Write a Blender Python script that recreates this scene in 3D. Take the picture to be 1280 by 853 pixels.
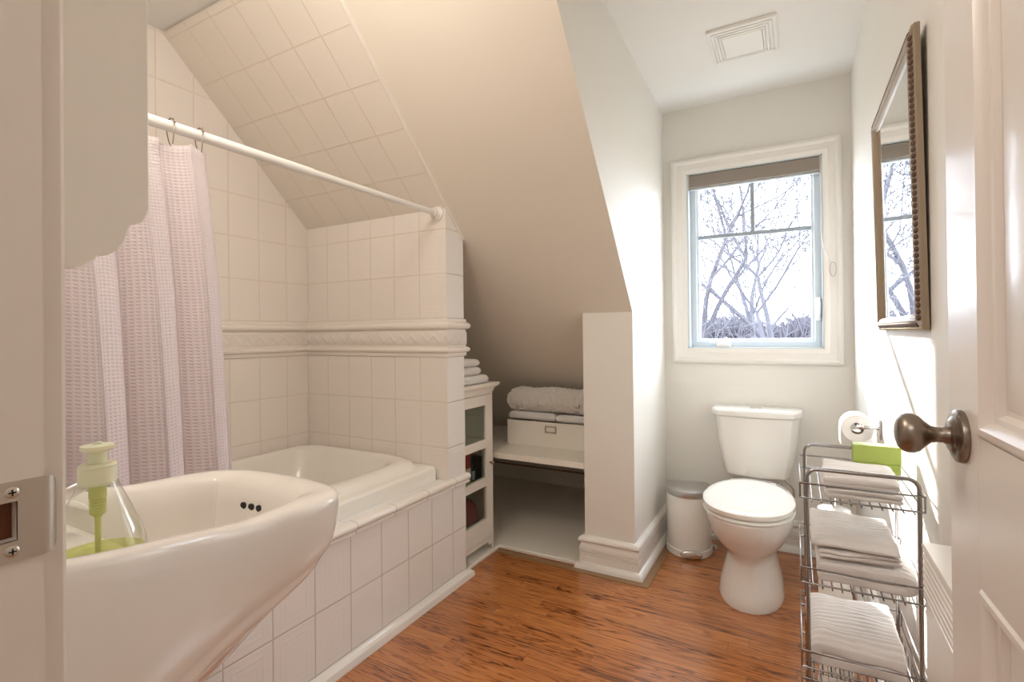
import bpy, bmesh, math, random
from mathutils import Vector, Matrix, noise

# ------------------------------------------------------------------ camera, world, lights, exposure
S = bpy.context.scene
COL = S.collection
for o in list(bpy.data.objects):
    bpy.data.objects.remove(o)

F, YAW, PITCH, ROLL, CX, CY, CAMZ = 635.96, 0.506599, 0.0050043, -0.0103454, 640.587, 413.637, 1.15
cam_d = bpy.data.cameras.new('camera')
cam = bpy.data.objects.new('camera', cam_d)
COL.objects.link(cam)
cam_d.sensor_fit = 'HORIZONTAL'
cam_d.sensor_width = 36.0
cam_d.lens = F / 1280 * 36.0
cam_d.shift_x = (640 - CX) / 1280
cam_d.shift_y = (CY - 426.5) / 1280
cam_d.clip_start = 0.02
cam_d.clip_end = 500
sy, cy_, sp, cp = math.sin(YAW), math.cos(YAW), math.sin(PITCH), math.cos(PITCH)
fw = Vector((-sy * cp, cy_ * cp, sp))
rt = Vector((cy_, sy, 0))
up = rt.cross(fw)
c_, s_ = math.cos(ROLL), math.sin(ROLL)
r2 = rt * c_ + up * s_
u2 = -rt * s_ + up * c_
cam.matrix_world = Matrix(((r2.x, u2.x, -fw.x, 0), (r2.y, u2.y, -fw.y, 0), (r2.z, u2.z, -fw.z, CAMZ), (0, 0, 0, 1)))
S.camera = cam

W = bpy.data.worlds.new('world')
S.world = W
W.use_nodes = True
bg = W.node_tree.nodes['Background']
bg.inputs['Color'].default_value = (0.86, 0.93, 1.0, 1)
bg.inputs['Strength'].default_value = 10.0

def light(name, kind, loc, energy, color, **kw):
    d = bpy.data.lights.new(name, kind)
    d.energy = energy
    d.color = color
    for k, v in kw.items():
        setattr(d, k, v)
    o = bpy.data.objects.new(name, d)
    COL.objects.link(o)
    o.location = loc
    return o

SUN_DIR = Vector((1.0, -2.39, -1.18)).normalized()
sun = light('sun', 'SUN', (0, 8, 6), 19.0, (1.0, 0.96, 0.90), angle=0.0093)
sun.rotation_euler = SUN_DIR.to_track_quat('-Z', 'Y').to_euler()
# daylight entering through the window opening
win = light('window_portal', 'AREA', (-0.2, 3.16, 1.55), 1.0, (1, 1, 1), shape='RECTANGLE', size=0.68, size_y=1.0)
win.rotation_euler = (math.radians(-90), 0, 0)
win.data.cycles.is_portal = True
# ceiling lamp of the bathroom (warm) and an unseen fill light added behind the doorway
CEILING_LAMP = light('ceiling_lamp_light', 'POINT', (-1.0, 0.58, 2.20), 11.0, (1.0, 0.90, 0.80), shadow_soft_size=0.18)
HALL_FILL = light('hall_fill_light', 'AREA', (-0.25, -0.75, 2.30), 8.0, (1.0, 0.965, 0.93), shape='RECTANGLE', size=0.9, size_y=0.7)

S.view_settings.view_transform = 'Standard'
S.view_settings.look = 'None'
S.view_settings.gamma = 1
S.view_settings.use_curve_mapping = False
S.view_settings.exposure = 0.66
S.cycles.max_bounces = 14
S.cycles.diffuse_bounces = 6
S.cycles.transparent_max_bounces = 16
S.cycles.sample_clamp_indirect = 6

# ------------------------------------------------------------------ helpers
def lin(r, g, b):
    f = lambda c: (c / 255 / 12.92) if c / 255 <= 0.04045 else ((c / 255 + 0.055) / 1.055) ** 2.4
    return (f(r), f(g), f(b), 1)

class NT:
    """small helper around a material node tree"""
    def __init__(self, name):
        self.m = bpy.data.materials.new(name)
        self.m.use_nodes = True
        self.t = self.m.node_tree
        self.p = self.t.nodes['Principled BSDF']
        self.out = self.t.nodes['Material Output']
    def n(self, kind, **kw):
        x = self.t.nodes.new(kind)
        for k, v in kw.items():
            setattr(x, k, v)
        return x
    def l(self, a, b):
        self.t.links.new(a, b)
    def math(self, op, a, b=None, c=None):
        x = self.n('ShaderNodeMath', operation=op)
        for i, v in enumerate((a, b, c)):
            if v is None:
                continue
            if isinstance(v, (int, float)):
                x.inputs[i].default_value = v
            else:
                self.l(v, x.inputs[i])
        return x.outputs[0]
    def ramp(self, fac, stops, interp='LINEAR'):
        x = self.n('ShaderNodeValToRGB')
        x.color_ramp.interpolation = interp
        e = x.color_ramp.elements
        while len(e) < len(stops):
            e.new(0.5)
        for q, (pos, col) in zip(e, stops):
            q.position = pos
            q.color = col if len(col) == 4 else (*col, 1)
        self.l(fac, x.inputs[0])
        return x.outputs[0]
    def noise(self, vec, scale, detail=3, rough=0.5, dist=0.0):
        x = self.n('ShaderNodeTexNoise')
        x.inputs['Scale'].default_value = scale
        x.inputs['Detail'].default_value = detail
        x.inputs['Roughness'].default_value = rough
        x.inputs['Distortion'].default_value = dist
        if vec is not None:
            self.l(vec, x.inputs['Vector'])
        return x.outputs['Fac']
    def mapping(self, vec, scale=(1, 1, 1), loc=(0, 0, 0)):
        x = self.n('ShaderNodeMapping')
        x.inputs['Scale'].default_value = scale
        x.inputs['Location'].default_value = loc
        self.l(vec, x.inputs['Vector'])
        return x.outputs[0]
    def coord(self, which='Object'):
        return self.n('ShaderNodeTexCoord').outputs[which]
    def geo(self):
        return self.n('ShaderNodeNewGeometry').outputs['Position']
    def bump(self, h, strength=0.3, dist=0.002):
        x = self.n('ShaderNodeBump')
        x.inputs['Strength'].default_value = strength
        x.inputs['Distance'].default_value = dist
        self.l(h, x.inputs['Height'])
        self.l(x.outputs[0], self.p.inputs['Normal'])
        return x
    def set(self, color=None, rough=None, metal=None, **kw):
        if color is not None:
            self.p.inputs['Base Color'].default_value = color
        if rough is not None:
            self.p.inputs['Roughness'].default_value = rough
        if metal is not None:
            self.p.inputs['Metallic'].default_value = metal
        for k, v in kw.items():
            self.p.inputs[k].default_value = v
        return self

def plain(name, color, rough=0.5, metal=0.0, bump=None, **kw):
    a = NT(name).set(color, rough, metal, **kw)
    if bump:
        sc, st, di = bump
        a.bump(a.noise(a.coord(), sc, 4), st, di)
    return a.m

def paint(name, color, rough=0.55, sc=260, st=0.06, coat=0.0):
    a = NT(name).set(color, rough)
    if coat:
        a.p.inputs['Coat Weight'].default_value = coat
        a.p.inputs['Coat Roughness'].default_value = 0.12
    a.bump(a.noise(a.coord(), sc, 3), st, 0.002)
    return a.m

def tile(name, color, grout, tw, th, rough=0.12, relief=1.0):
    a = NT(name).set(color, rough)
    uv = a.n('ShaderNodeUVMap').outputs[0]
    sep = a.n('ShaderNodeSeparateXYZ')
    a.l(uv, sep.inputs[0])
    ds = []
    for k, size in ((0, tw), (1, th)):
        fr = a.math('FRACT', sep.outputs[k])
        inv = a.math('SUBTRACT', 1.0, fr)
        ds.append(a.math('MULTIPLY', a.math('MINIMUM', fr, inv), size))
    d = a.math('MINIMUM', ds[0], ds[1])
    dn = a.math('DIVIDE', d, 0.08)
    g = a.ramp(dn, [(0.0, (0, 0, 0)), (0.014, (0, 0, 0)), (0.055, (0.75, 0.75, 0.75)), (0.09, (0.8, 0.8, 0.8)),
                    (0.30, (0.8, 0.8, 0.8)), (0.335, (0.95, 0.95, 0.95)), (0.40, (0.95, 0.95, 0.95)), (0.435, (0.74, 0.74, 0.74)),
                    (0.58, (0.8, 0.8, 0.8)), (0.61, (0.9, 0.9, 0.9)), (0.66, (0.76, 0.76, 0.76)), (1.0, (0.78, 0.78, 0.78))])
    gm = a.ramp(dn, [(0.0, (1, 1, 1)), (0.014, (1, 1, 1)), (0.03, (0, 0, 0))])
    mx = a.n('ShaderNodeMixRGB')
    mx.inputs[1].default_value = color
    mx.inputs[2].default_value = grout
    a.l(gm, mx.inputs[0])
    a.l(mx.outputs[0], a.p.inputs['Base Color'])
    rr = a.math('MULTIPLY_ADD', gm, 0.5, rough)
    a.l(rr, a.p.inputs['Roughness'])
    a.bump(g, 0.42 * relief, 0.0035)
    return a.m

def wood_floor(name):
    a = NT(name)
    pos = a.geo()
    sep = a.n('ShaderNodeSeparateXYZ')
    a.l(pos, sep.inputs[0])
    BW = 0.058
    row = a.math('FLOOR', a.math('DIVIDE', sep.outputs[1], BW))
    wn = a.n('ShaderNodeTexWhiteNoise', noise_dimensions='1D')
    a.l(row, wn.inputs['W'])
    xoff = a.math('ADD', sep.outputs[0], a.math('MULTIPLY', wn.outputs['Value'], 7.3))
    seg = a.math('FLOOR', a.math('DIVIDE', xoff, 0.95))
    comb = a.n('ShaderNodeCombineXYZ')
    a.l(row, comb.inputs[0]); a.l(seg, comb.inputs[1])
    wn2 = a.n('ShaderNodeTexWhiteNoise', noise_dimensions='3D')
    a.l(comb.outputs[0], wn2.inputs['Vector'])
    # grain: stretched noise, shifted for every board
    cb = a.n('ShaderNodeCombineXYZ')
    a.l(a.math('MULTIPLY', xoff, 0.9), cb.inputs[0])
    a.l(a.math('MULTIPLY', sep.outputs[1], 15.0), cb.inputs[1])
    a.l(a.math('MULTIPLY', wn2.outputs['Value'], 40.0), cb.inputs[2])
    big = a.noise(cb.outputs[0], 1.3, 4, 0.55, 1.2)
    rings = a.math('FRACT', a.math('MULTIPLY', big, 9.0))
    rings = a.math('MINIMUM', a.math('MULTIPLY', a.math('ABSOLUTE', a.math('SUBTRACT', rings, 0.5)), 3.2), 1.0)
    cb2 = a.n('ShaderNodeCombineXYZ')
    a.l(a.math('MULTIPLY', xoff, 9.0), cb2.inputs[0])
    a.l(a.math('MULTIPLY', sep.outputs[1], 420.0), cb2.inputs[1])
    a.l(wn2.outputs['Value'], cb2.inputs[2])
    fine = a.noise(cb2.outputs[0], 1.0, 3, 0.6)
    tone = a.math('ADD', a.math('MULTIPLY', wn2.outputs['Value'], 0.26), a.math('MULTIPLY', rings, 0.46))
    tone = a.math('ADD', tone, a.math('MULTIPLY', fine, 0.52))
    col = a.ramp(a.math('SUBTRACT', tone, 0.27), [(0.03, lin(84, 42, 18)), (0.16, lin(132, 74, 34)), (0.36, lin(172, 104, 54)), (0.66, lin(192, 124, 68)), (1.0, lin(208, 146, 90))])
    fy = a.math('FRACT', a.math('DIVIDE', sep.outputs[1], BW))
    ey = a.math('MULTIPLY', a.math('MINIMUM', fy, a.math('SUBTRACT', 1.0, fy)), BW)
    fx = a.math('FRACT', a.math('DIVIDE', xoff, 0.95))
    ex = a.math('MULTIPLY', a.math('MINIMUM', fx, a.math('SUBTRACT', 1.0, fx)), 0.95)
    e = a.math('MINIMUM', ey, ex)
    gap = a.ramp(a.math('DIVIDE', e, 0.01), [(0.0, (0.25, 0.25, 0.25)), (0.05, (0.45, 0.45, 0.45)), (0.09, (1, 1, 1))])
    mx = a.n('ShaderNodeMixRGB', blend_type='MULTIPLY')
    mx.inputs[0].default_value = 1.0
    a.l(col, mx.inputs[1]); a.l(gap, mx.inputs[2])
    a.l(mx.outputs[0], a.p.inputs['Base Color'])
    a.p.inputs['Roughness'].default_value = 0.28
    a.p.inputs['Coat Weight'].default_value = 0.6
    a.p.inputs['Coat Roughness'].default_value = 0.10
    h = a.math('ADD', a.math('MULTIPLY', gap, 0.7), a.math('MULTIPLY', fine, 0.3))
    a.bump(h, 0.22, 0.0015)
    return a.m

def thin_glass(name, tint=(1, 1, 1, 1), refl=1.0):
    a = NT(name)
    a.t.nodes.remove(a.p)
    tr = a.n('ShaderNodeBsdfTransparent'); tr.inputs[0].default_value = tint
    gl = a.n('ShaderNodeBsdfGlossy'); gl.inputs['Roughness'].default_value = 0.01
    lw = a.n('ShaderNodeLayerWeight'); lw.inputs[0].default_value = 0.5
    fr = a.math('MULTIPLY_ADD', a.math('POWER', lw.outputs['Facing'], 4.0), 0.75, 0.05)
    mx = a.n('ShaderNodeMixShader')
    a.l(a.math('MULTIPLY', fr, refl), mx.inputs[0])
    a.l(tr.outputs[0], mx.inputs[1]); a.l(gl.outputs[0], mx.inputs[2])
    a.l(mx.outputs[0], a.out.inputs[0])
    return a.m

def towel_mat(name, color, ribs=0.0, freq=60, axis=1, fluff=0.5):
    a = NT(name).set(color, 0.95)
    a.p.inputs['Sheen Weight'].default_value = 0.35
    pos = a.geo()
    sep = a.n('ShaderNodeSeparateXYZ'); a.l(pos, sep.inputs[0])
    h = a.math('MULTIPLY', a.noise(pos, 620, 2), fluff)
    if ribs:
        w = a.math('MULTIPLY', a.noise(a.mapping(pos, (9, 3, 9)), 1.4, 2), 1.6)
        t = a.math('ADD', a.math('MULTIPLY', sep.outputs[axis], freq), w)
        t = a.math('SINE', a.math('MULTIPLY', t, 6.28318))
        t = a.math('POWER', a.math('MULTIPLY_ADD', t, 0.5, 0.5), 0.6)
        h = a.math('ADD', h, a.math('MULTIPLY', t, ribs))
    a.bump(h, 0.75, 0.004)
    return a.m

def waffle_mat(name, color):
    a = NT(name).set(color, 0.9)
    uv = a.n('ShaderNodeUVMap').outputs[0]
    sep = a.n('ShaderNodeSeparateXYZ'); a.l(uv, sep.inputs[0])
    hs = []
    for k in (0, 1):
        fr = a.math('FRACT', a.math('DIVIDE', sep.outputs[k], 0.0085))
        hs.append(a.math('SINE', a.math('MULTIPLY', fr, 3.14159)))
    h = a.math('MULTIPLY', hs[0], hs[1])
    pit = a.ramp(h, [(0.0, (1, 1, 1)), (0.35, (0.9, 0.9, 0.9)), (0.8, (0, 0, 0))])
    mx = a.n('ShaderNodeMixRGB')
    mx.inputs[1].default_value = (color[0] * 0.95, color[1] * 0.92, color[2] * 0.935, 1)
    mx.inputs[2].default_value = color
    a.l(pit, mx.inputs[0])
    a.l(mx.outputs[0], a.p.inputs['Base Color'])
    a.bump(pit, 0.6, 0.003)
    tl = a.n('ShaderNodeBsdfTranslucent'); a.l(mx.outputs[0], tl.inputs[0])
    ms = a.n('ShaderNodeMixShader'); ms.inputs[0].default_value = 0.5
    a.l(a.p.outputs[0], ms.inputs[1]); a.l(tl.outputs[0], ms.inputs[2])
    a.l(ms.outputs[0], a.out.inputs[0])
    return a.m

class MB:
    def __init__(self):
        self.v, self.f, self.uv = [], [], []
    def vert(self, p):
        self.v.append(tuple(p)); return len(self.v) - 1
    def face(self, idx, uv=None):
        self.f.append(tuple(idx)); self.uv.append(uv)
    def poly(self, pts, uv=None):
        self.face([self.vert(p) for p in pts], uv); return self
    def box(self, a, b):
        x0, y0, z0 = a; x1, y1, z1 = b
        i = [self.vert(p) for p in ((x0, y0, z0), (x1, y0, z0), (x1, y1, z0), (x0, y1, z0), (x0, y0, z1), (x1, y0, z1), (x1, y1, z1), (x0, y1, z1))]
        for q in ((0, 3, 2, 1), (4, 5, 6, 7), (0, 1, 5, 4), (1, 2, 6, 5), (2, 3, 7, 6), (3, 0, 4, 7)):
            self.face([i[k] for k in q])
        return self
    def prism(self, pts2, lo, hi, axis):
        """extrude a 2-D polygon along an axis (0 x: pts are y,z; 1 y: x,z; 2 z: x,y)"""
        def P(p, t):
            return ((t, p[0], p[1]), (p[0], t, p[1]), (p[0], p[1], t))[axis]
        a = [self.vert(P(p, lo)) for p in pts2]; b = [self.vert(P(p, hi)) for p in pts2]
        n = len(pts2)
        self.face(a[::-1]); self.face(b)
        for k in range(n):
            self.face((a[k], a[(k + 1) % n], b[(k + 1) % n], b[k]))
        return self
    def rings(self, rings, close_ring=True, cap0=True, cap1=True, loop=False):
        ids = [[self.vert(p) for p in r] for r in rings]
        n = len(ids[0])
        pairs = list(zip(ids, ids[1:])) + ([(ids[-1], ids[0])] if loop else [])
        for A, B in pairs:
            for k in range(n if close_ring else n - 1):
                self.face((A[k], A[(k + 1) % n], B[(k + 1) % n], B[k]))
        if not loop:
            if cap0: self.face(ids[0][::-1])
            if cap1: self.face(ids[-1])
        return self
    def tube(self, pts, r, seg=8, closed=False, caps=True):
        pts = [Vector(p) for p in pts]
        n = len(pts); rings = []
        rr = r if isinstance(r, (list, tuple)) else [r] * n
        ref = None
        for i, p in enumerate(pts):
            if closed:
                t = (pts[(i + 1) % n] - pts[i - 1]).normalized()
            else:
                t = (pts[min(i + 1, n - 1)] - pts[max(i - 1, 0)]).normalized()
            if ref is None:
                ref = t.orthogonal().normalized()
            else:
                ref = (ref - t * ref.dot(t))
                ref = ref.normalized() if ref.length > 1e-6 else t.orthogonal().normalized()
            b = t.cross(ref)
            rings.append([p + (ref * math.cos(2 * math.pi * k / seg) + b * math.sin(2 * math.pi * k / seg)) * rr[i] for k in range(seg)])
        return self.rings(rings, True, caps, caps, closed)
    def lathe(self, prof, c, axis='z', seg=32, sx=1.0, sy=1.0, cap0=True, cap1=True):
        """prof: (radius, height) from c along axis"""
        c = Vector(c); rings = []
        for r, h in prof:
            ring = []
            for k in range(seg):
                a = 2 * math.pi * k / seg
                p, q = math.cos(a) * r * sx, math.sin(a) * r * sy
                ring.append(c + Vector({'z': (p, q, h), 'x': (h, p, q), 'y': (q, h, p)}[axis]))
            rings.append(ring)
        return self.rings(rings, True, cap0, cap1)
    def sweep(self, prof, path, inside=None, closed=False, caps=True):
        """mitred moulding: prof is (out, z); path is (x, y) on the wall line, 'out' is to the right of travel"""
        P = [Vector((p[0], p[1])) for p in path]
        n = len(P); rings = []
        for i in range(n):
            d0 = (P[i] - P[i - 1]).normalized() if (i > 0 or closed) else None
            d1 = (P[(i + 1) % n] - P[i]).normalized() if (i < n - 1 or closed) else None
            if d0 is None: d0 = d1
            if d1 is None: d1 = d0
            n0 = Vector((d0.y, -d0.x)); n1 = Vector((d1.y, -d1.x))
            m = (n0 + n1); m = m / max(1e-6, m.dot(n0)) if m.length > 1e-6 else n0
            rings.append([(P[i].x + m.x * o, P[i].y + m.y * o, z) for o, z in prof])
        return self.rings(rings, True, caps and not closed, caps and not closed, closed)
    def frame_sweep(self, prof, origin, ux, uy, nrm, x0, y0, x1, y1):
        """rectangular picture-frame moulding: prof (inset from the outer edge, height)"""
        o, ux, uy, nrm = Vector(origin), Vector(ux), Vector(uy), Vector(nrm)
        rings = []
        for ax, ay, dx, dy in ((x0, y0, 1, 1), (x1, y0, -1, 1), (x1, y1, -1, -1), (x0, y1, 1, -1)):
            rings.append([o + ux * (ax + dx * i) + uy * (ay + dy * i) + nrm * h for i, h in prof])
        return self.rings(rings, True, loop=True)
    def xform(self, M):
        self.v = [tuple(M @ Vector(p)) for p in self.v]; return self
    def build(self, name, mat, parent=None, bevel=0, seg=2, smooth=None, subsurf=0, solid=0, uvbox=None):
        me = bpy.data.meshes.new(name)
        org = Vector((0, 0, 0))
        q = parent
        while q is not None:
            org += q.location; q = q.parent
        loc = Vector((0, 0, 0))
        if parent is None:
            xs, ys, zs = zip(*self.v)
            loc = Vector(((min(xs) + max(xs)) / 2, (min(ys) + max(ys)) / 2, min(zs)))
        off = org + loc
        me.from_pydata([tuple(Vector(p) - off) for p in self.v], [], self.f)
        if any(u is not None for u in self.uv):
            L = me.uv_layers.new(name='UVMap')
            for poly, u in zip(me.polygons, self.uv):
                if u is not None:
                    for li, c in zip(poly.loop_indices, u):
                        L.data[li].uv = c
        if not any(u is not None for u in self.uv):
            bm = bmesh.new(); bm.from_mesh(me)
            bmesh.ops.recalc_face_normals(bm, faces=bm.faces)
            bm.to_mesh(me); bm.free()
        o = bpy.data.objects.new(name, me)
        COL.objects.link(o)
        for m in (mat if isinstance(mat, (list, tuple)) else [mat]):
            me.materials.append(m)
        o.location = loc
        if parent is not None:
            o.parent = parent
        if bevel:
            b = o.modifiers.new('bevel', 'BEVEL'); b.width = bevel; b.segments = seg; b.limit_method = 'ANGLE'; b.angle_limit = math.radians(35)
            b.harden_normals = False
        if solid:
            b = o.modifiers.new('solidify', 'SOLIDIFY'); b.thickness = solid; b.offset = 0
        if subsurf:
            b = o.modifiers.new('subdivision', 'SUBSURF'); b.levels = subsurf; b.render_levels = subsurf
        if smooth is not None or subsurf or bevel:
            for p in me.polygons: p.use_smooth = True
            if not subsurf:
                me.set_sharp_from_angle(angle=math.radians(smooth or 35))
        return o

def tag(o, label=None, cat=None, group=None, kind=None):
    if label: o['label'] = label
    if cat: o['category'] = cat
    if group: o['group'] = group
    if kind: o['kind'] = kind
    return o
def thing(name, loc, label, cat, group=None):
    o = bpy.data.objects.new(name, None)
    COL.objects.link(o); o.location = loc
    o.empty_display_size = 0.05
    return tag(o, label, cat, group)
def struct(mb, name, mat, parent=None, **kw):
    o = mb.build(name, mat, parent, **kw)
    if parent is None: o['kind'] = 'structure'
    return o
def catmull(pts, n, closed=False):
    P = [Vector(p) for p in pts]; out = []
    m = len(P)
    for i in range(m if closed else m - 1):
        if closed:
            a, b, c, d = P[i - 1], P[i], P[(i + 1) % m], P[(i + 2) % m]
        else:
            a, b, c, d = P[max(i - 1, 0)], P[i], P[i + 1], P[min(i + 2, m - 1)]
        for k in range(n):
            t = k / n
            out.append(0.5 * ((2 * b) + (c - a) * t + (2 * a - 5 * b + 4 * c - d) * t * t + (3 * b - 3 * c + d - a) * t ** 3))
    if not closed: out.append(P[-1])
    return out
def interp(x, tab):
    if x <= tab[0][0]: return tab[0][1]
    for (a, fa), (b, fb) in zip(tab, tab[1:]):
        if x <= b:
            t = (x - a) / (b - a); t = t * t * (3 - 2 * t) if False else t
            return fa + (fb - fa) * t
    return tab[-1][1]

# ------------------------------------------------------------------ materials
M = {}
M['wall'] = paint('wall_paint', (0.80, 0.78, 0.73, 1), 0.6)
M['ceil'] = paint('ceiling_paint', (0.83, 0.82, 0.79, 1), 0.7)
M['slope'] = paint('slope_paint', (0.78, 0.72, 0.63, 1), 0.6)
M['trim'] = paint('trim_paint', (0.84, 0.81, 0.765, 1), 0.28, 60, 0.05, 0.25)
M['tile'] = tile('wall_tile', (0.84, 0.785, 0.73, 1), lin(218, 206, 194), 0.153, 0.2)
M['tile_white'] = tile('apron_tile', (0.86, 0.84, 0.82, 1), lin(196, 190, 182), 0.153, 0.2)
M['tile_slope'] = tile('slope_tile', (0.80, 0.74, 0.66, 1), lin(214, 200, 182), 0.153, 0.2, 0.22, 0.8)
M['tile_trim'] = plain('tile_trim_glaze', (0.83, 0.79, 0.74, 1), 0.12)
M['floor'] = wood_floor('oak_floor')
M['border'] = plain('floor_border_wood', lin(150, 118, 84), 0.4, bump=(90, 0.1, 0.002))
M['ceramic'] = plain('white_ceramic', (0.86, 0.84, 0.80, 1), 0.07)
M['basin'] = plain('basin_ceramic', (0.83, 0.785, 0.73, 1), 0.08)
M['acrylic'] = plain('tub_acrylic', (0.86, 0.83, 0.77, 1), 0.12)
M['plastic'] = plain('white_plastic', (0.85, 0.84, 0.81, 1), 0.3)
M['vinyl'] = plain('window_vinyl', (0.60, 0.66, 0.70, 1), 0.3)
M['chrome'] = plain('chrome', (0.72, 0.71, 0.70, 1), 0.12, 1.0)
M['wire'] = plain('rack_wire', (0.38, 0.37, 0.365, 1), 0.20, 1.0)
M['nickel'] = plain('brushed_nickel', (0.56, 0.52, 0.47, 1), 0.34, 1.0)
M['knob'] = plain('antique_nickel', (0.29, 0.245, 0.205, 1), 0.32, 1.0, bump=(14, 0.04, 0.002))
M['steel'] = plain('bin_lid_steel', (0.55, 0.54, 0.53, 1), 0.28, 1.0)
M['dark'] = plain('dark_hole', (0.01, 0.008, 0.006, 1), 0.6)
M['rust'] = plain('latch_hole_wood', lin(104, 54, 20), 0.6, bump=(60, 0.5, 0.004))
M['pane'] = thin_glass('window_glass', (0.97, 0.98, 1, 1), 0.6)
M['cab_pane'] = thin_glass('cabinet_glass', (0.86, 0.90, 0.87, 1), 1.0)
M['mirror'] = plain('mirror_silver', (0.92, 0.93, 0.93, 1), 0.01, 1.0)
M['blind'] = plain('blind_fabric', lin(146, 136, 126), 0.8, bump=(500, 0.2, 0.002))
M['cabinet'] = paint('cabinet_paint', (0.83, 0.79, 0.715, 1), 0.4, 120, 0.04)
M['shelf'] = paint('shelf_paint', (0.85, 0.81, 0.73, 1), 0.45, 120, 0.05)
M['boxp'] = paint('box_card', (0.87, 0.825, 0.74, 1), 0.6, 120, 0.06)
M['towel'] = towel_mat('white_ribbed_towel', (0.82, 0.785, 0.765, 1), 0.55, 62, 1, 0.4)
M['towel_plain'] = towel_mat('white_terry_towel', (0.85, 0.83, 0.81, 1), 0, 1, 1, 0.9)
M['mat'] = towel_mat('fluffy_mat', (0.86, 0.81, 0.75, 1), 0, 1, 1, 1.0)
M['curtain'] = waffle_mat('waffle_curtain', (0.95, 0.905, 0.915, 1))
M['paper'] = plain('toilet_paper', (0.88, 0.87, 0.85, 1), 0.95, bump=(300, 0.2, 0.001))
M['green'] = plain('green_card', lin(166, 184, 92), 0.45)
M['red'] = plain('red_package', lin(176, 40, 28), 0.4)
M['crimson'] = plain('crimson_fabric', lin(120, 16, 24), 0.8, bump=(200, 0.3, 0.003))
M['blackish'] = plain('black_plastic', (0.02, 0.02, 0.022, 1), 0.25)
M['cream'] = plain('cream_label', lin(220, 196, 170), 0.6)
M['frame_wood'] = plain('mirror_frame_gilt', lin(158, 142, 122), 0.42, 0.25, bump=(120, 0.25, 0.002))
M['frame_dark'] = plain('mirror_frame_relief', lin(92, 66, 48), 0.5, 0.25)
M['bead'] = plain('mirror_frame_bead', lin(190, 176, 150), 0.4, 0.3)
M['bottle'] = thin_glass('clear_bottle', (0.97, 0.98, 0.95, 1), 1.6)
M['pump'] = plain('pale_green_pump', lin(234, 234, 204), 0.3, **{'Subsurface Weight': 0.3})
M['pump_green'] = plain('green_pump_stem', lin(196, 206, 122), 0.35, **{'Subsurface Weight': 0.2})
M['soap'] = thin_glass('green_soap', (0.87, 0.91, 0.52, 1), 0.6)
M['lamp'] = NT('lamp_glass').set((0.9, 0.88, 0.84, 1), 0.3).m
M['bark'] = plain('hazy_bark', (0.044, 0.043, 0.055, 1), 0.9)
M['twigs'] = plain('distant_twigs', (0.078, 0.074, 0.092, 1), 0.95)
M['ground'] = plain('winter_ground', (0.20, 0.18, 0.15, 1), 0.95)
M['door'] = paint('door_paint', (0.76, 0.70, 0.645, 1), 0.30, 40, 0.12, 0.2)
M['jamb'] = paint('jamb_paint', (0.74, 0.675, 0.61, 1), 0.35, 35, 0.25)

# ------------------------------------------------------------------ room shell
XL, XR, YB, YF, ZC = -2.296, 0.257, 3.036, 0.155, 2.43
YT, YT2, XA = 1.863, 2.0, -1.374           # tub end partition: near face, far face, end face / apron plane
YP, XP, XP0 = 2.36, -0.665, -0.913         # pier front, pier right face, pier left face
Y0S = 1.155                                # where the flat ceiling breaks into the slope
def slope_z(y): return ZC - (ZC - 1.245) * (y - Y0S) / (YP - Y0S)

struct(MB().box((XL - 0.3, -1.6, -0.12), (XR + 0.3, YB + 0.12, 0)), 'floor', M['floor'])
struct(MB().box((XL - 0.3, -1.6, ZC), (XR + 0.3, YB + 0.12, ZC + 0.1)), 'ceiling', M['ceil'])

# window wall with its opening
ox0, ox1, oz0, oz1 = -0.536, 0.137, 1.048, 2.054
w = MB()
w.box((XP0, YB, 0), (ox0, YB + 0.12, ZC)).box((ox1, YB, 0), (XR + 0.1, YB + 0.12, ZC))
w.box((ox0, YB, 0), (ox1, YB + 0.12, oz0)).box((ox0, YB, oz1), (ox1, YB + 0.12, ZC))
struct(w, 'wall_back', M['wall'])
# right wall
struct(MB().box((XR, -0.02, 0), (XR + 0.1, YB, ZC)), 'wall_right', M['wall'])
# left wall : tiled, split above and below the belt
w = MB()
def leftquad(y0, y1, z0, z1, zb, th):
    w.poly([(XL, y0, z0), (XL, y1, z0), (XL, y1, z1), (XL, y0, z1)],
           [((y0 - 1.734) / 0.153, (z0 - zb) / th), ((y1 - 1.734) / 0.153, (z0 - zb) / th), ((y1 - 1.734) / 0.153, (z1 - zb) / th), ((y0 - 1.734) / 0.153, (z1 - zb) / th)])
leftquad(YF, YT, 0.02, 1.044, 1.044, 0.206)
leftquad(YF, YT, 1.044, 1.221, 1.221, 0.4)
leftquad(YF, YT, 1.221, ZC, 1.221, 0.2)
struct(w, 'wall_left', M['tile'])
struct(MB().box((XL - 0.12, YF - 0.1, 0), (XL - 0.005, 3.6, ZC)), 'wall_outer', M['wall'])

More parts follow.
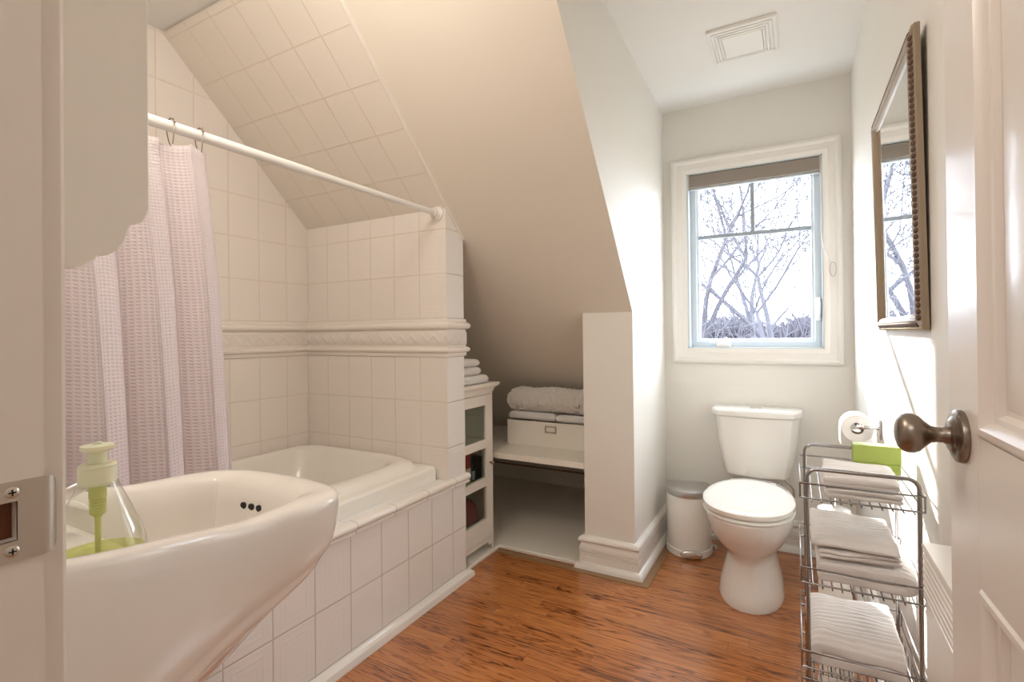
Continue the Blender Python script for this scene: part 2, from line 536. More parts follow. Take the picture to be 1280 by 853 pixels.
# tub end partition (prism under the slope)
def zt(y): return slope_z(y) - 0.0005
w = MB()
def q4(a, b, c, d, uva, uvb, uvc, uvd): w.poly([a, b, c, d], [uva, uvb, uvc, uvd])
def endquad(z0, z1, zb, th):
    u0, u1 = (XL + 1.374) / 0.1535, 0.0
    w.poly([(XL, YT, z0), (XA, YT, z0), (XA, YT, z1), (XL, YT, z1)], [(u0, (z0 - zb) / th), (u1, (z0 - zb) / th), (u1, (z1 - zb) / th), (u0, (z1 - zb) / th)])
endquad(0.02, 1.044, 1.044, 0.206); endquad(1.044, 1.221, 1.221, 0.4); endquad(1.221, zt(YT), 1.221, 0.203)
def capquad(z0, z1, zb, th, z1b=None):
    z1b = z1 if z1b is None else z1b
    w.poly([(XA, YT, z0), (XA, YT2, z0), (XA, YT2, z1b), (XA, YT, z1)], [(0.02, (z0 - zb) / th), (0.98, (z0 - zb) / th), (0.98, (z1b - zb) / th), (0.02, (z1 - zb) / th)])
capquad(0.49, 1.044, 1.044, 0.206); capquad(1.044, 1.221, 1.221, 0.4); capquad(1.221, zt(YT), 1.221, 0.203, zt(YT2))
w.poly([(XL, YT2, 0), (XL, YT2, zt(YT2)), (XA, YT2, zt(YT2)), (XA, YT2, 0)], [(0.5, 0.5)] * 4)
w.poly([(XL, YT, zt(YT)), (XA, YT, zt(YT)), (XA, YT2, zt(YT2)), (XL, YT2, zt(YT2))], [(0.5, 0.5)] * 4)
te = struct(w, 'wall_tub_end', [M['tile'], M['tile_white']])
for p_ in te.data.polygons:
    if abs(p_.normal.x) > 0.7: p_.material_index = 1  # whiter tile on the end face: window-side light put into its colour

# plaster slope, tiled slope and the lower slope of the eaves alcove
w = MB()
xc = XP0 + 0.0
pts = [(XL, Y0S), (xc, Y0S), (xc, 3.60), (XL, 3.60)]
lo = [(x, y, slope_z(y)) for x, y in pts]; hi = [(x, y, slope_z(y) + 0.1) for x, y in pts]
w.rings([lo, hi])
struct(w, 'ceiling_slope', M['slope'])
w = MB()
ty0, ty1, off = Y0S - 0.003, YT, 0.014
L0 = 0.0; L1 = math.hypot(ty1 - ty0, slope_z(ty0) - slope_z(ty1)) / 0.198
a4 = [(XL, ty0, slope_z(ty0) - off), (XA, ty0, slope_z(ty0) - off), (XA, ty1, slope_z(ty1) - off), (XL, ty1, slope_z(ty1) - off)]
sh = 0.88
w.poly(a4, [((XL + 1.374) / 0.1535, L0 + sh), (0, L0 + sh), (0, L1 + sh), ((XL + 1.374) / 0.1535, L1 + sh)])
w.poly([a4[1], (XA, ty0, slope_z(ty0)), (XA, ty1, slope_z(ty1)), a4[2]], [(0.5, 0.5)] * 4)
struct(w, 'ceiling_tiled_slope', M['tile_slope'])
# pale grout edge where the slope tile stops
struct(MB().rings([[(XA, ty0, slope_z(ty0) - off - 0.001), (XA + 0.007, ty0, slope_z(ty0) - off - 0.001), (XA + 0.007, ty0, slope_z(ty0)), (XA, ty0, slope_z(ty0))],
                   [(XA, ty1 + 0.13, slope_z(ty1 + 0.13) - off - 0.001), (XA + 0.007, ty1 + 0.13, slope_z(ty1 + 0.13) - off - 0.001), (XA + 0.007, ty1 + 0.13, slope_z(ty1 + 0.13)), (XA, ty1 + 0.13, slope_z(ty1 + 0.13))]]), 'trim_1', M['tile_trim'])

# dormer cheek with the pier below it
w = MB()
prof = [(Y0S, ZC, -0.612), (YB, ZC, XP), (YB, 0, XP), (YP, 0, XP), (YP, 1.245, XP)]
w.rings([[(x, y, z) for y, z, x in prof], [(XP0, y, z) for y, z, x in prof]])
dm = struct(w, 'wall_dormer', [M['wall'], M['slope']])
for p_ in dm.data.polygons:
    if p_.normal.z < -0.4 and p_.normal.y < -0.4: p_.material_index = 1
# front wall around the doorway, with a hall behind it
struct(MB().box((XL - 0.12, 0.03, 0), (-0.515, YF, ZC)).box((-0.515, 0.03, 2.06), (XR, YF, ZC)), 'wall_front', M['wall'])
h = MB()
h.box((-1.6, -1.6, 0), (-1.5, 0.03, ZC)).box((0.9, -1.6, 0), (1.0, 0.03, ZC)).box((-1.6, -1.7, 0), (1.0, -1.6, ZC)).box((XR, -0.07, 0), (1.0, 0.03, ZC))
h.box((XR + 0.29, -1.6, ZC), (1.0, 0.03, ZC + 0.1)).box((XR + 0.29, -1.6, -0.12), (1.0, 0.03, 0))
struct(h, 'wall_hall', M['wall'])

# eaves alcove: painted floor, knee wall, side walls
struct(MB().prism([(-1.392, YT2), (-1.392, 2.345), (XP0, 2.345), (XP0, 3.5), (XL, 3.5), (XL, YT2)], 0, 0.020, 2), 'floor_alcove', M['shelf'], bevel=0.004)
struct(MB().box((XL, 3.47, 0.02), (XP0, 3.56, 0.20)), 'wall_knee', M['shelf'])
struct(MB().box((XP0, YB + 0.12, 0), (XP0 + 0.1, 3.56, 1.0)), 'wall_alcove', M['slope'])
struct(MB().box((XL, 3.455, 0.128), (XP0, 3.472, 0.134)), 'trim_2', M['border'])

# baseboards
BB = [(0, 0.158), (0.010, 0.158), (0.019, 0.153), (0.026, 0.145), (0.027, 0.137), (0.022, 0.130), (0.017, 0.127), (0.017, 0.116), (0.020, 0.112),
      (0.022, 0.106), (0.022, 0.094), (0.018, 0.092), (0.022, 0.090), (0.022, 0.083), (0.018, 0.081), (0.022, 0.079), (0.022, 0.072), (0.018, 0.070), (0.022, 0.068),
      (0.022, 0.034), (0.032, 0.030), (0.042, 0.016), (0.044, 0.0), (0, 0)]
struct(MB().sweep(BB, [(XP0, YP + 0.10), (XP0, YP), (XP, YP), (XP, YB), (XR, YB), (XR, YF)]), 'baseboard_main', M['trim'], smooth=40)
# flat border strip let into the floor along the alcove and the pier
BS = [(0.0, 0.0), (0.0, 0.004), (0.034, 0.003), (0.034, 0.0)]
struct(MB().sweep(BS, [(-1.392, 2.332), (XP0 - 0.06, 2.322), (XP0 - 0.03, YP - 0.044), (XP + 0.044, YP - 0.044), (XP + 0.044, YB - 0.044)]), 'trim_3', M['border'])

# belt of relief tiles round the tub : rounded rails above and below a leaf band
def half_round(z0, z1, out, n=7):
    r = (z1 - z0) / 2; c = (z0 + z1) / 2
    return [(0.003 + out * math.cos(a), c + r * math.sin(a)) for a in [math.pi / 2 - math.pi * k / (n - 1) for k in range(n)]]
belt = [(0, 1.221), (0.006, 1.219), (0.008, 1.210)] + half_round(1.206, 1.170, 0.020) + [(0.006, 1.166), (0.006, 1.160), (0.009, 1.157), (0.009, 1.102), (0.006, 1.099), (0.006, 1.094)] \
    + half_round(1.090, 1.062, 0.018) + [(0.008, 1.058), (0.006, 1.046), (0, 1.044)]
belt_path = [(XL, YF), (XL, YT), (XA, YT), (XA, YT2 + 0.001), (XA - 0.035, YT2 + 0.001)]
bm_ = NT('belt_relief_tile').set((0.84, 0.785, 0.73, 1), 0.12)
bp = bm_.geo()
sepb = bm_.n('ShaderNodeSeparateXYZ'); bm_.l(bp, sepb.inputs[0])
band = bm_.math('MULTIPLY', bm_.math('GREATER_THAN', sepb.outputs[2], 1.103), bm_.math('LESS_THAN', sepb.outputs[2], 1.156))
run = bm_.math('ADD', sepb.outputs[0], sepb.outputs[1])
wv = bm_.math('SINE', bm_.math('MULTIPLY', run, 95))
leaf = bm_.math('SUBTRACT', 1.0, bm_.math('ABSOLUTE', bm_.math('SUBTRACT', bm_.math('DIVIDE', bm_.math('SUBTRACT', sepb.outputs[2], 1.129), 0.014), wv)))
leaf = bm_.math('MAXIMUM', leaf, 0.0)
vein = bm_.math('MULTIPLY', bm_.math('ABSOLUTE', bm_.math('SINE', bm_.math('ADD', bm_.math('MULTIPLY', run, 330), bm_.math('MULTIPLY', sepb.outputs[2], 260)))), 0.4)
jf = bm_.math('FRACT', bm_.math('DIVIDE', run, 0.153))
joint = bm_.math('GREATER_THAN', jf, 0.012)
hh = bm_.math('ADD', bm_.math('MULTIPLY', bm_.math('ADD', leaf, vein), band), joint)
bm_.bump(hh, 0.7, 0.004)
struct(MB().sweep(belt, belt_path), 'trim_4', bm_.m, smooth=45)

# apron of the tub, ledge and its rounded trim
w = MB()
def apron(y0, y1, z0, z1):
    w.poly([(XA, y0, z0), (XA, y1, z0), (XA, y1, z1), (XA, y0, z1)], [((y0 - 1.134) / 0.153, (z0 - 0.04) / 0.2), ((y1 - 1.134) / 0.153, (z0 - 0.04) / 0.2), ((y1 - 1.134) / 0.153, (z1 - 0.04) / 0.2), ((y0 - 1.134) / 0.153, (z1 - 0.04) / 0.2)])
apron(YF, 1.899, 0.0, 0.444); apron(1.899, YT2, 0.0, 0.444)
w.poly([(XA, YF, 0.488), (XA, YT, 0.488), (XA - 0.056, YT, 0.488), (XA - 0.056, YF, 0.488)], [(YF / 0.153 - 7.4, 0.55), (YT / 0.153 - 7.4, 0.55), (YT / 0.153 - 7.4, 0.95), (YF / 0.153 - 7.4, 0.95)])
w.poly([(XA, YT2, 0), (XA - 0.03, YT2, 0), (XA - 0.03, YT2, 0.444), (XA, YT2, 0.444)], [(0.5, 0.5)] * 4)
struct(w, 'wall_tub_apron', M['tile_white'])
nose = [(-0.02, 0.4895), (0.006, 0.4895), (0.016, 0.487), (0.022, 0.480), (0.023, 0.472), (0.019, 0.464), (0.010, 0.460), (0.010, 0.457), (0.014, 0.454), (0.014, 0.447), (0.004, 0.444), (-0.02, 0.444)]
tr = struct(MB().sweep(nose, [(XA, YT2 + 0.014), (XA, YF)][::-1]), 'trim_5', M['tile_trim'], smooth=45)
g = MB()
for k in range(9):                          # joints between the rounded trim tiles
    y = 1.90 - k * 0.2
    g.sweep([(a + 0.0006, b if b < 0.489 else b + 0.0004) for a, b in nose], [(XA, y), (XA, y + 0.0022)])
g.build('joint', plain('grout_line', lin(176, 168, 158), 0.8), tr, smooth=45)
struct(MB().sweep([(0, 0.036), (0.008, 0.036), (0.014, 0.030), (0.026, 0.024), (0.030, 0.006), (0.030, 0), (0, 0)], [(XA, YF), (XA, YT2 + 0.001), (XA - 0.02, YT2 + 0.001)]), 'trim_6', M['trim'])

# ------------------------------------------------------------------ window
win_o = MB()
CAS = [(0.0, 0.0), (0.0, 0.018), (0.006, 0.024), (0.018, 0.026), (0.026, 0.021), (0.030, 0.016), (0.050, 0.015), (0.060, 0.018), (0.068, 0.014), (0.083, 0.012), (0.083, 0.0)]
casing = win_o.frame_sweep([(i, hgt) for i, hgt in CAS], (0, YB, 0), (1, 0, 0), (0, 0, 1), (0, -1, 0), -0.616, 0.972, 0.215, 2.130)
WIN = struct(win_o, 'window_1', M['trim'], smooth=40)
# jamb liner
j = MB()
t_ = 0.012
j.box((ox0, YB - 0.005, oz0), (ox0 + t_, YB + 0.10, oz1)).box((ox1 - t_, YB - 0.005, oz0), (ox1, YB + 0.10, oz1)).box((ox0, YB - 0.005, oz0), (ox1, YB + 0.10, oz0 + t_)).box((ox0, YB - 0.005, oz1 - t_), (ox1, YB + 0.10, oz1))
j.build('jamb_liner', M['vinyl'], WIN)
px0, px1, pz0, pz1 = -0.478, 0.079, 1.104, 1.972
j = MB().frame_sweep([(0, 0), (0, 0.030), (0.004, 0.034), (0.034, 0.034), (0.040, 0.026), (0.048, 0.022), (0.052, 0.012), (0.052, 0)], (0, YB + 0.085, 0), (1, 0, 0), (0, 0, 1), (0, -1, 0), px0 - 0.050, pz0 - 0.048, px1 + 0.050, pz1 + 0.050)
j.build('sash', M['vinyl'], WIN, smooth=40)
MUN = plain('muntin_bar', lin(158, 166, 176), 0.4)
zm, xm = 1.690, -0.197
MB().box((px0 - 0.002, YB + 0.058, zm - 0.011), (px1 + 0.002, YB + 0.078, zm + 0.011)).build('muntin', MUN, WIN, bevel=0.003)
MB().box((xm - 0.011, YB + 0.058, zm + 0.011), (xm + 0.011, YB + 0.078, pz1 + 0.002)).build('muntin', MUN, WIN, bevel=0.003)
MB().box((px0 - 0.01, YB + 0.080, pz0 - 0.01), (px1 + 0.01, YB + 0.084, pz1 + 0.01)).build('pane', M['pane'], WIN)
# outer frame board between sash and reveal
j = MB().frame_sweep([(0, 0), (0, 0.012), (0.012, 0.012), (0.012, 0)], (0, YB + 0.075, 0), (1, 0, 0), (0, 0, 1), (0, -1, 0), ox0 + 0.010, oz0 + 0.010, ox1 - 0.010, oz1 - 0.010)
j.build('stop', M['vinyl'], WIN)
# crank handle on the sill
ck = MB().box((-0.385, YB + 0.005, 1.061), (-0.310, YB + 0.045, 1.082)).build('crank_cover', M['plastic'], WIN, bevel=0.008, seg=3)
MB().tube([(-0.372, YB + 0.02, 1.083), (-0.352, YB + 0.008, 1.098), (-0.330, YB + 0.000, 1.112)], 0.005).build('crank_handle', M['chrome'], ck, smooth=50)
MB().tube([(-0.415, YB + 0.025, 1.086), (-0.372, YB + 0.02, 1.084)], 0.006).build('crank_knob', M['chrome'], ck, smooth=50)
lk = MB().box((0.098, YB + 0.028, 1.20), (0.118, YB + 0.052, 1.32)).build('lock_plate', M['plastic'], WIN, bevel=0.006, seg=3)
MB().tube([(0.110, YB + 0.026, 1.22), (0.112, YB + 0.010, 1.24), (0.112, YB + 0.008, 1.29), (0.110, YB + 0.024, 1.312)], 0.006).build('lock_lever', M['plastic'], lk, smooth=50)

# ------------------------------------------------------------------ door with its knob, door jamb with the strike plate
# door leaf hinged at (0.205, 0.17), free edge at (0.186, 0.915)
DH = Vector((0.206, 0.17, 0)); DE = Vector((0.1865, 0.914, 0))
du = (DE - DH).normalized(); dn = Vector((-du.y, du.x, 0))      # dn points to the room side (-x)
DW = (DE - DH).length
DM = Matrix(((du.x, dn.x, 0, DH.x), (du.y, dn.y, 0, DH.y), (0, 0, 1, 0), (0, 0, 0, 1)))
# local: x along the leaf, y towards the camera side (0 = face), z up
DT = 0.036
st = MB()
st.box((DW - 0.114, -DT, 0.01), (DW, 0, 2.03))
DOOR = struct(st.xform(DM), 'door_1', M['door'], bevel=0.0015)
MB().box((0, -DT, 0.01), (0.114, 0, 2.03)).xform(DM).build('hinge_stile', M['door'], DOOR)
xa, xb = 0.1145, DW - 0.1145
xm0, xm1 = (xa + xb) / 2 - 0.05, (xa + xb) / 2 + 0.05
for z0, z1 in ((0.01, 0.22), (0.842, 1.020), (1.92, 2.03)):
    MB().box((xa, -DT, z0), (xb, 0, z1)).xform(DM).build('rail', M['door'], DOOR)
for z0, z1 in ((0.2205, 0.8415), (1.0205, 1.9195)):
    MB().box((xm0, -DT, z0), (xm1, 0, z1)).xform(DM).build('mullion', M['door'], DOOR)
    for x0, x1 in ((xa, xm0), (xm1, xb)):
        p = MB().box((x0, -DT + 0.006, z0), (x1, -0.017, z1))
        p.frame_sweep([(0, -0.017), (0.0, -0.001), (0.004, 0.002), (0.011, 0.0025), (0.017, -0.003), (0.020, -0.009), (0.026, -0.010), (0.031, -0.0165), (0.031, -0.018)], (0, 0, 0), (1, 0, 0), (0, 0, 1), (0, 1, 0), x0 + 0.0005, z0 + 0.0005, x1 - 0.0005, z1 - 0.0005)
        # raised field
        f0, f1, g0, g1 = x0 + 0.036, x1 - 0.036, z0 + 0.036, z1 - 0.036
        p.rings([[(f0, -0.0172, g0), (f1, -0.0172, g0), (f1, -0.0172, g1), (f0, -0.0172, g1)], [(f0 + 0.028, -0.008, g0 + 0.028), (f1 - 0.028, -0.008, g0 + 0.028), (f1 - 0.028, -0.008, g1 - 0.028), (f0 + 0.028, -0.008, g1 - 0.028)]])
        p.xform(DM).build('panel', M['door'], DOOR, smooth=30)
# knob: rosette, neck, egg
kz = 1.011; kx = DW - 0.058
kprof = [(0.0001, 0), (0.0335, 0), (0.0345, 0.003), (0.0335, 0.007), (0.029, 0.010), (0.027, 0.010), (0.0225, 0.012), (0.021, 0.013), (0.019, 0.0145), (0.0001, 0.0145)]
ros = MB().lathe(kprof, (kx, 0, kz), 'y', 48).xform(DM).build('rosette', M['knob'], DOOR, smooth=40)
kp2 = [(0.0115, 0.012), (0.0118, 0.018), (0.010, 0.020), (0.0098, 0.027), (0.0115, 0.033), (0.0175, 0.040), (0.0235, 0.0455), (0.0262, 0.052), (0.0262, 0.058), (0.0240, 0.064), (0.0195, 0.068), (0.012, 0.0705), (0.0001, 0.0712)]
MB().lathe(kp2, (kx, 0, kz), 'y', 48).xform(DM).build('knob', M['knob'], ros, smooth=60)

# jamb on the left of the doorway
JX = -0.486
sz0, sz1, hz0, hz1, yh = 0.9915, 1.0485, 1.0065, 1.0345, 0.1455
jm = MB().box((JX - 0.028, 0.02, 0), (JX, 0.1605, hz0)).box((JX - 0.028, 0.02, hz1), (JX, 0.1605, 2.06)).box((JX - 0.028, 0.02, hz0), (JX, 0.124, hz1)).box((JX - 0.028, yh, hz0), (JX, 0.1605, hz1))
JAMB = struct(jm, 'trim_7', M['jamb'])
cs = MB().prism([(0.155, -0.515 - 0.075), (0.155, JX - 0.006), (0.1735, JX - 0.006), (0.177, JX - 0.010), (0.177, -0.54), (0.172, -0.55), (0.172, -0.585), (0.165, -0.592)], 0, 2.12, 2)
cs.v = [(b, a, c) for a, b, c in cs.v]
cs.build('casing', M['jamb'], JAMB, smooth=30)
jr = struct(MB().box((0.2295, 0.02, 0), (XR, 0.1605, 2.06)), 'trim_8', M['jamb'])
# strike plate: plate with a square latch hole, curved lip, two screws
sz0, sz1, hz0, hz1 = 0.9915, 1.0485, 1.0065, 1.0345
yh = 0.1455
sp_ = MB()
px_ = JX + 0.0016
sp_.box((JX - 0.001, 0.118, hz1), (px_, 0.1605, sz1)).box((JX - 0.001, 0.118, sz0), (px_, 0.1605, hz0)).box((JX - 0.001, yh, hz0), (px_, 0.1605, hz1)).box((JX - 0.001, 0.118, hz0), (px_, 0.124, hz1))
SP = sp_.build('strike_plate', M['nickel'], JAMB)
lip = MB()
rings = []
for k in range(9):
    a = k / 8 * math.radians(75)
    yy = 0.1604 + 0.0095 * math.sin(a); xx = px_ - 0.0095 * (1 - math.cos(a))
    ins = 0.0095 * (k / 8) ** 2.5
    nx, ny = math.cos(a), math.sin(a)
    o_, i_ = (xx, yy), (xx - 0.0016 * nx, yy - 0.0016 * ny)
    rings.append([(o_[0], o_[1], sz0 + ins), (o_[0], o_[1], sz1 - ins), (i_[0], i_[1], sz1 - ins), (i_[0], i_[1], sz0 + ins)])
lip.rings(rings).build('strike_lip', M['nickel'], SP, smooth=30)
MB().box((JX - 0.014, 0.1242, hz0 + 0.0002), (JX - 0.009, yh - 0.0002, hz1 - 0.0002)).build('latch_hole', M['rust'], SP)
for zc in (0.9995, 1.0410):
    sc_ = MB().lathe([(0.0040, 0), (0.0040, 0.0005), (0.0033, 0.0011), (0.0001, 0.0013)], (px_ - 0.0004, 0.1425, zc), 'x', 24).build('screw', M['nickel'], SP, smooth=40)
    r = 0.0022
    MB().box((px_ + 0.0007, 0.1425 - r, zc - 0.0005), (px_ + 0.00105, 0.1425 + r, zc + 0.0005)).box((px_ + 0.0007, 0.1425 - 0.0005, zc - r), (px_ + 0.00105, 0.1425 + 0.0005, zc + r)).build('screw_slot', M['dark'], SP)

# ------------------------------------------------------------------ bathtub, rod, curtain
def rrect(x0, x1, y0, y1, r, z, n=8):
    """rounded rectangle; r = (r at x1y1, x0y1, x0y0, x1y0)"""
    out = []
    for (cx, cyy, rr, a0) in ((x1 - r[0], y1 - r[0], r[0], 0), (x0 + r[1], y1 - r[1], r[1], 90), (x0 + r[2], y0 + r[2], r[2], 180), (x1 - r[3], y0 + r[3], r[3], 270)):
        for k in range(n):
            a = math.radians(a0 + 90 * k / (n - 1))
            out.append((cx + rr * math.cos(a), cyy + rr * math.sin(a), z))
    return out
TX0, TX1, TY0, TY1 = XL + 0.002, -1.424, YF + 0.02, YT - 0.002
tub = MB()
def inner(dx, dyn, dyf, z, r):
    return rrect(TX0 + 0.045 + dx, -1.575 - dx, TY0 + 0.09 + dyn, TY1 - 0.035 - dyf, (r + 0.06, r, r, r), z)
R0 = [rrect(TX0, TX1, TY0, TY1, (0.03, 0.01, 0.01, 0.03), 0.4885), rrect(TX0, TX1, TY0, TY1, (0.03, 0.01, 0.01, 0.03), 0.540),
      rrect(TX0 + 0.003, TX1 - 0.004, TY0 + 0.003, TY1 - 0.003, (0.03, 0.01, 0.01, 0.03), 0.549), rrect(TX0 + 0.010, TX1 - 0.016, TY0 + 0.01, TY1 - 0.006, (0.03, 0.012, 0.012, 0.03), 0.553),
      rrect(TX0 + 0.018, -1.474, TY0 + 0.03, TY1 - 0.012, (0.12, 0.03, 0.03, 0.10), 0.553), rrect(TX0 + 0.020, -1.482, TY0 + 0.036, TY1 - 0.016, (0.14, 0.03, 0.03, 0.10), 0.562),
      rrect(TX0 + 0.026, -1.490, TY0 + 0.044, TY1 - 0.020, (0.15, 0.05, 0.05, 0.10), 0.574),
      rrect(TX0 + 0.036, -1.555, TY0 + 0.075, TY1 - 0.028, (0.17, 0.10, 0.09, 0.12), 0.578), inner(0.0, 0, 0, 0.572, 0.13), inner(0.010, 0.02, 0.012, 0.555, 0.14),
      inner(0.030, 0.05, 0.06, 0.46, 0.16), inner(0.06, 0.09, 0.16, 0.32, 0.17), inner(0.09, 0.13, 0.27, 0.20, 0.15), inner(0.12, 0.18, 0.34, 0.155, 0.12), inner(0.20, 0.3, 0.5, 0.15, 0.06)]
tub.rings(R0, True, False, True)
TUB = tag(tub.build('bathtub', M['acrylic'], smooth=50), 'white drop-in bathtub behind the white tiled apron', 'bathtub')
MB().lathe([(0.0001, 0.004), (0.018, 0.004), (0.026, 0.002), (0.027, 0)], (-1.95, 1.05, 0.1505), 'z', 32).build('drain', M['chrome'], TUB, smooth=40)

rod = thing('curtain_rod', (-1.42, YF, 1.70), 'white shower curtain rod running to the tiled end wall', 'curtain rod')
MB().tube([(-1.42, YF + 0.004, 1.700), (-1.42, 1.175, 1.700)], 0.0145, 24).build('outer_tube', M['plastic'], rod, smooth=40)
MB().tube([(-1.42, 1.175, 1.700), (-1.42, YT - 0.004, 1.700)], 0.0125, 24).build('inner_tube', M['plastic'], rod, smooth=40)
for y, d in ((YT - 0.0005, -1), (YF + 0.0005, 1)):
    MB().lathe([(0.0001, 0), (0.033, 0), (0.034, d * 0.006), (0.027, d * 0.010), (0.026, d * 0.014), (0.020, d * 0.018), (0.019, d * 0.030), (0.0001, d * 0.030)], (-1.42, y, 1.700), 'y', 32).build('flange', M['tile_trim'], rod, smooth=35)

def curtain_pt(s, t):
    """s along the cloth 0..1 (from the door wall), t 0 top .. 1 hem"""
    y = 0.19 + 0.645 * s + 0.012 * t * math.sin(3 * s + 1)
    yend = 0.842 + (0.016 if t > 0.3 else 0.016 * t / 0.3) - 0.05 * max(0, t - 0.68)
    y = 0.19 + (yend - 0.19) * s
    ph = 2 * math.pi * (5.6 * s + 0.30) + 0.35 * math.sin(2.2 * t + 5 * s)
    amp = 0.022 + 0.022 * min(1, t * 1.6)
    x = -1.42 + 0.095 * min(1, max(0, t - 0.03) / 0.75) ** 0.8
    x += amp * math.sin(ph) + 0.25 * amp * math.sin(2 * ph + 0.6 + 1.2 * t)
    y += 0.014 * math.sin(2 * ph + 0.5) * (0.6 + t * 0.6)
    zt_ = 1.664 - 0.010 * (0.5 - 0.5 * math.cos(2 * math.pi * (s * 8.9)))
    return (x, y, zt_ + (0.335 - zt_) * t)
cu = MB(); NS, NTT = 300, 70
ids = [[cu.vert(curtain_pt(i / NS, j / NTT)) for i in range(NS + 1)] for j in range(NTT + 1)]
for j in range(NTT):
    for i in range(NS):
        u = lambda a: a / NS * 1.15
        v = lambda b: b / NTT * 1.33
        cu.face((ids[j][i], ids[j + 1][i], ids[j + 1][i + 1], ids[j][i + 1]), [(u(i), v(j)), (u(i), v(j + 1)), (u(i + 1), v(j + 1)), (u(i + 1), v(j))])
CUR = tag(cu.build('shower_curtain', M['curtain'], smooth=180, solid=0.0014), 'pale pink waffle weave shower curtain hanging from the white rod', 'shower curtain')
def ring_at(y):
    pts = []
    for k in range(22):
        a = -0.55 * math.pi + 2 * math.pi * k / 21 * 0.86
        pts.append((-1.42 + 0.0195 * math.cos(a + math.pi / 2), y + 0.004 * math.sin(a * 0.5), 1.6995 + (0.0195 if math.sin(a + math.pi / 2) > -0.2 else 0.043) * math.sin(a + math.pi / 2)))
    return pts
def ring(y, first):
    t = thing('curtain_ring', (-1.42, y, 1.66), '', 'curtain ring', 'curtain rings on the white rod')
    hook = [(-1.402, y - 0.004, 1.650), (-1.3995, y - 0.003, 1.675), (-1.4005, y - 0.001, 1.700)]
    hook += [(-1.42 + 0.0198 * math.cos(a), y, 1.7005 + 0.0198 * math.sin(a)) for a in [math.pi * k / 10 for k in range(11)]]
    hook += [(-1.4405, y + 0.002, 1.685), (-1.436, y + 0.004, 1.664), (-1.428, y + 0.004, 1.652)]
    MB().tube(hook, 0.0014, 6).build('wire', M['knob'], t, smooth=60)
    for k in range(5):
        a = math.radians(20 + 35 * k)
        c = Vector((-1.42 + 0.0205 * math.cos(a), y, 1.7005 + 0.0205 * math.sin(a)))
        MB().lathe([(0.0001, -0.0033), (0.0024, -0.0022), (0.0033, 0), (0.0024, 0.0022), (0.0001, 0.0033)], c, 'z', 10).build('roller_bead', M['knob'], t, smooth=60)
    return t
for k, (y, lab) in enumerate(((0.729, 'metal curtain ring nearer to the hanging wall cabinet, second from the curtain edge'), (0.802, 'metal curtain ring at the right end of the pink curtain'))):
    ring(y, k == 0)['label'] = lab

# ------------------------------------------------------------------ basin, faucet, soap, hanging cabinet
bcx = -0.87
half = catmull([(0.0, 0.158), (0.20, 0.158), (0.258, 0.160), (0.272, 0.172), (0.268, 0.20), (0.247, 0.29), (0.213, 0.39), (0.195, 0.48), (0.190, 0.56), (0.172, 0.625), (0.115, 0.668), (0.0, 0.682)], 6)
half = [(p[0], p[1]) for p in half]
plan = [(bcx + x, y) for x, y in half] + [(bcx - x, y) for x, y in half[-2:0:-1]]
NP = len(plan)
RZ = [(0.158, 0.948), (0.22, 0.935), (0.28, 0.922), (0.34, 0.910), (0.39, 0.898), (0.423, 0.889), (0.47, 0.883), (0.54, 0.882), (0.60, 0.880), (0.69, 0.874)]
def rimz(y):
    # smooth the table a little
    return sum(interp(y + d, RZ) for d in (-0.03, -0.015, 0, 0.015, 0.03)) / 5
def offs(d, wide=0.0):
    out = []
    for i in range(NP):
        a, b, c = Vector(plan[i - 1]), Vector(plan[i]), Vector(plan[(i + 1) % NP])
        t = (c - a).normalized(); n = Vector((-t.y, t.x))           # inwards
        q = b + n * d * (1 + wide * (lambda t: t * t * (3 - 2 * t))(min(1, max(0, (b.y - 0.40) / 0.28))))
        out.append((q.x, q.y))
    return out
cen = Vector((bcx, 0.43))
def toward(pts, k, c=cen, sy=1.0):
    return [(c.x + (p[0] - c.x) * k, c.y + (p[1] - c.y) * k * sy) for p in pts]
rings = []
o0 = plan
def dep(y): return interp(y, [(0.158, 0.30), (0.30, 0.215), (0.45, 0.150), (0.60, 0.115), (0.69, 0.105)])
# outer skin, bottom to top
bot = toward(plan, 0.42, Vector((bcx, 0.30)))
rings.append([(x, y, 0.585) for x, y in toward(plan, 0.20, Vector((bcx, 0.27)))])
rings.append([(x, y, 0.60) for x, y in bot])
b2 = toward(plan, 0.70, Vector((bcx, 0.32)))
rings.append([(x, y, rimz(Y) - dep(Y) - 0.055) for (x, y), (_, Y) in zip(b2, plan)])
b3 = toward(plan, 0.88, Vector((bcx, 0.36)))
rings.append([(x, y, rimz(Y) - dep(Y) - 0.018) for (x, y), (_, Y) in zip(b3, plan)])
for dd, kz_ in ((0.030, 1.0), (0.014, 0.86), (0.006, 0.62), (0.002, 0.34), (0.0, 0.14)):
    rings.append([(x, y, rimz(Y) - dep(Y) * kz_) for (x, y), (_, Y) in zip(offs(dd), plan)])
for dd, dz in ((0.0015, 0.008), (0.006, 0.0025), (0.012, 0.0), (0.022, 0.0), (0.030, 0.003), (0.037, 0.010)):
    rings.append([(x, y, rimz(Y) - dz) for (x, y), (_, Y) in zip(offs(dd, 1.0), plan)])
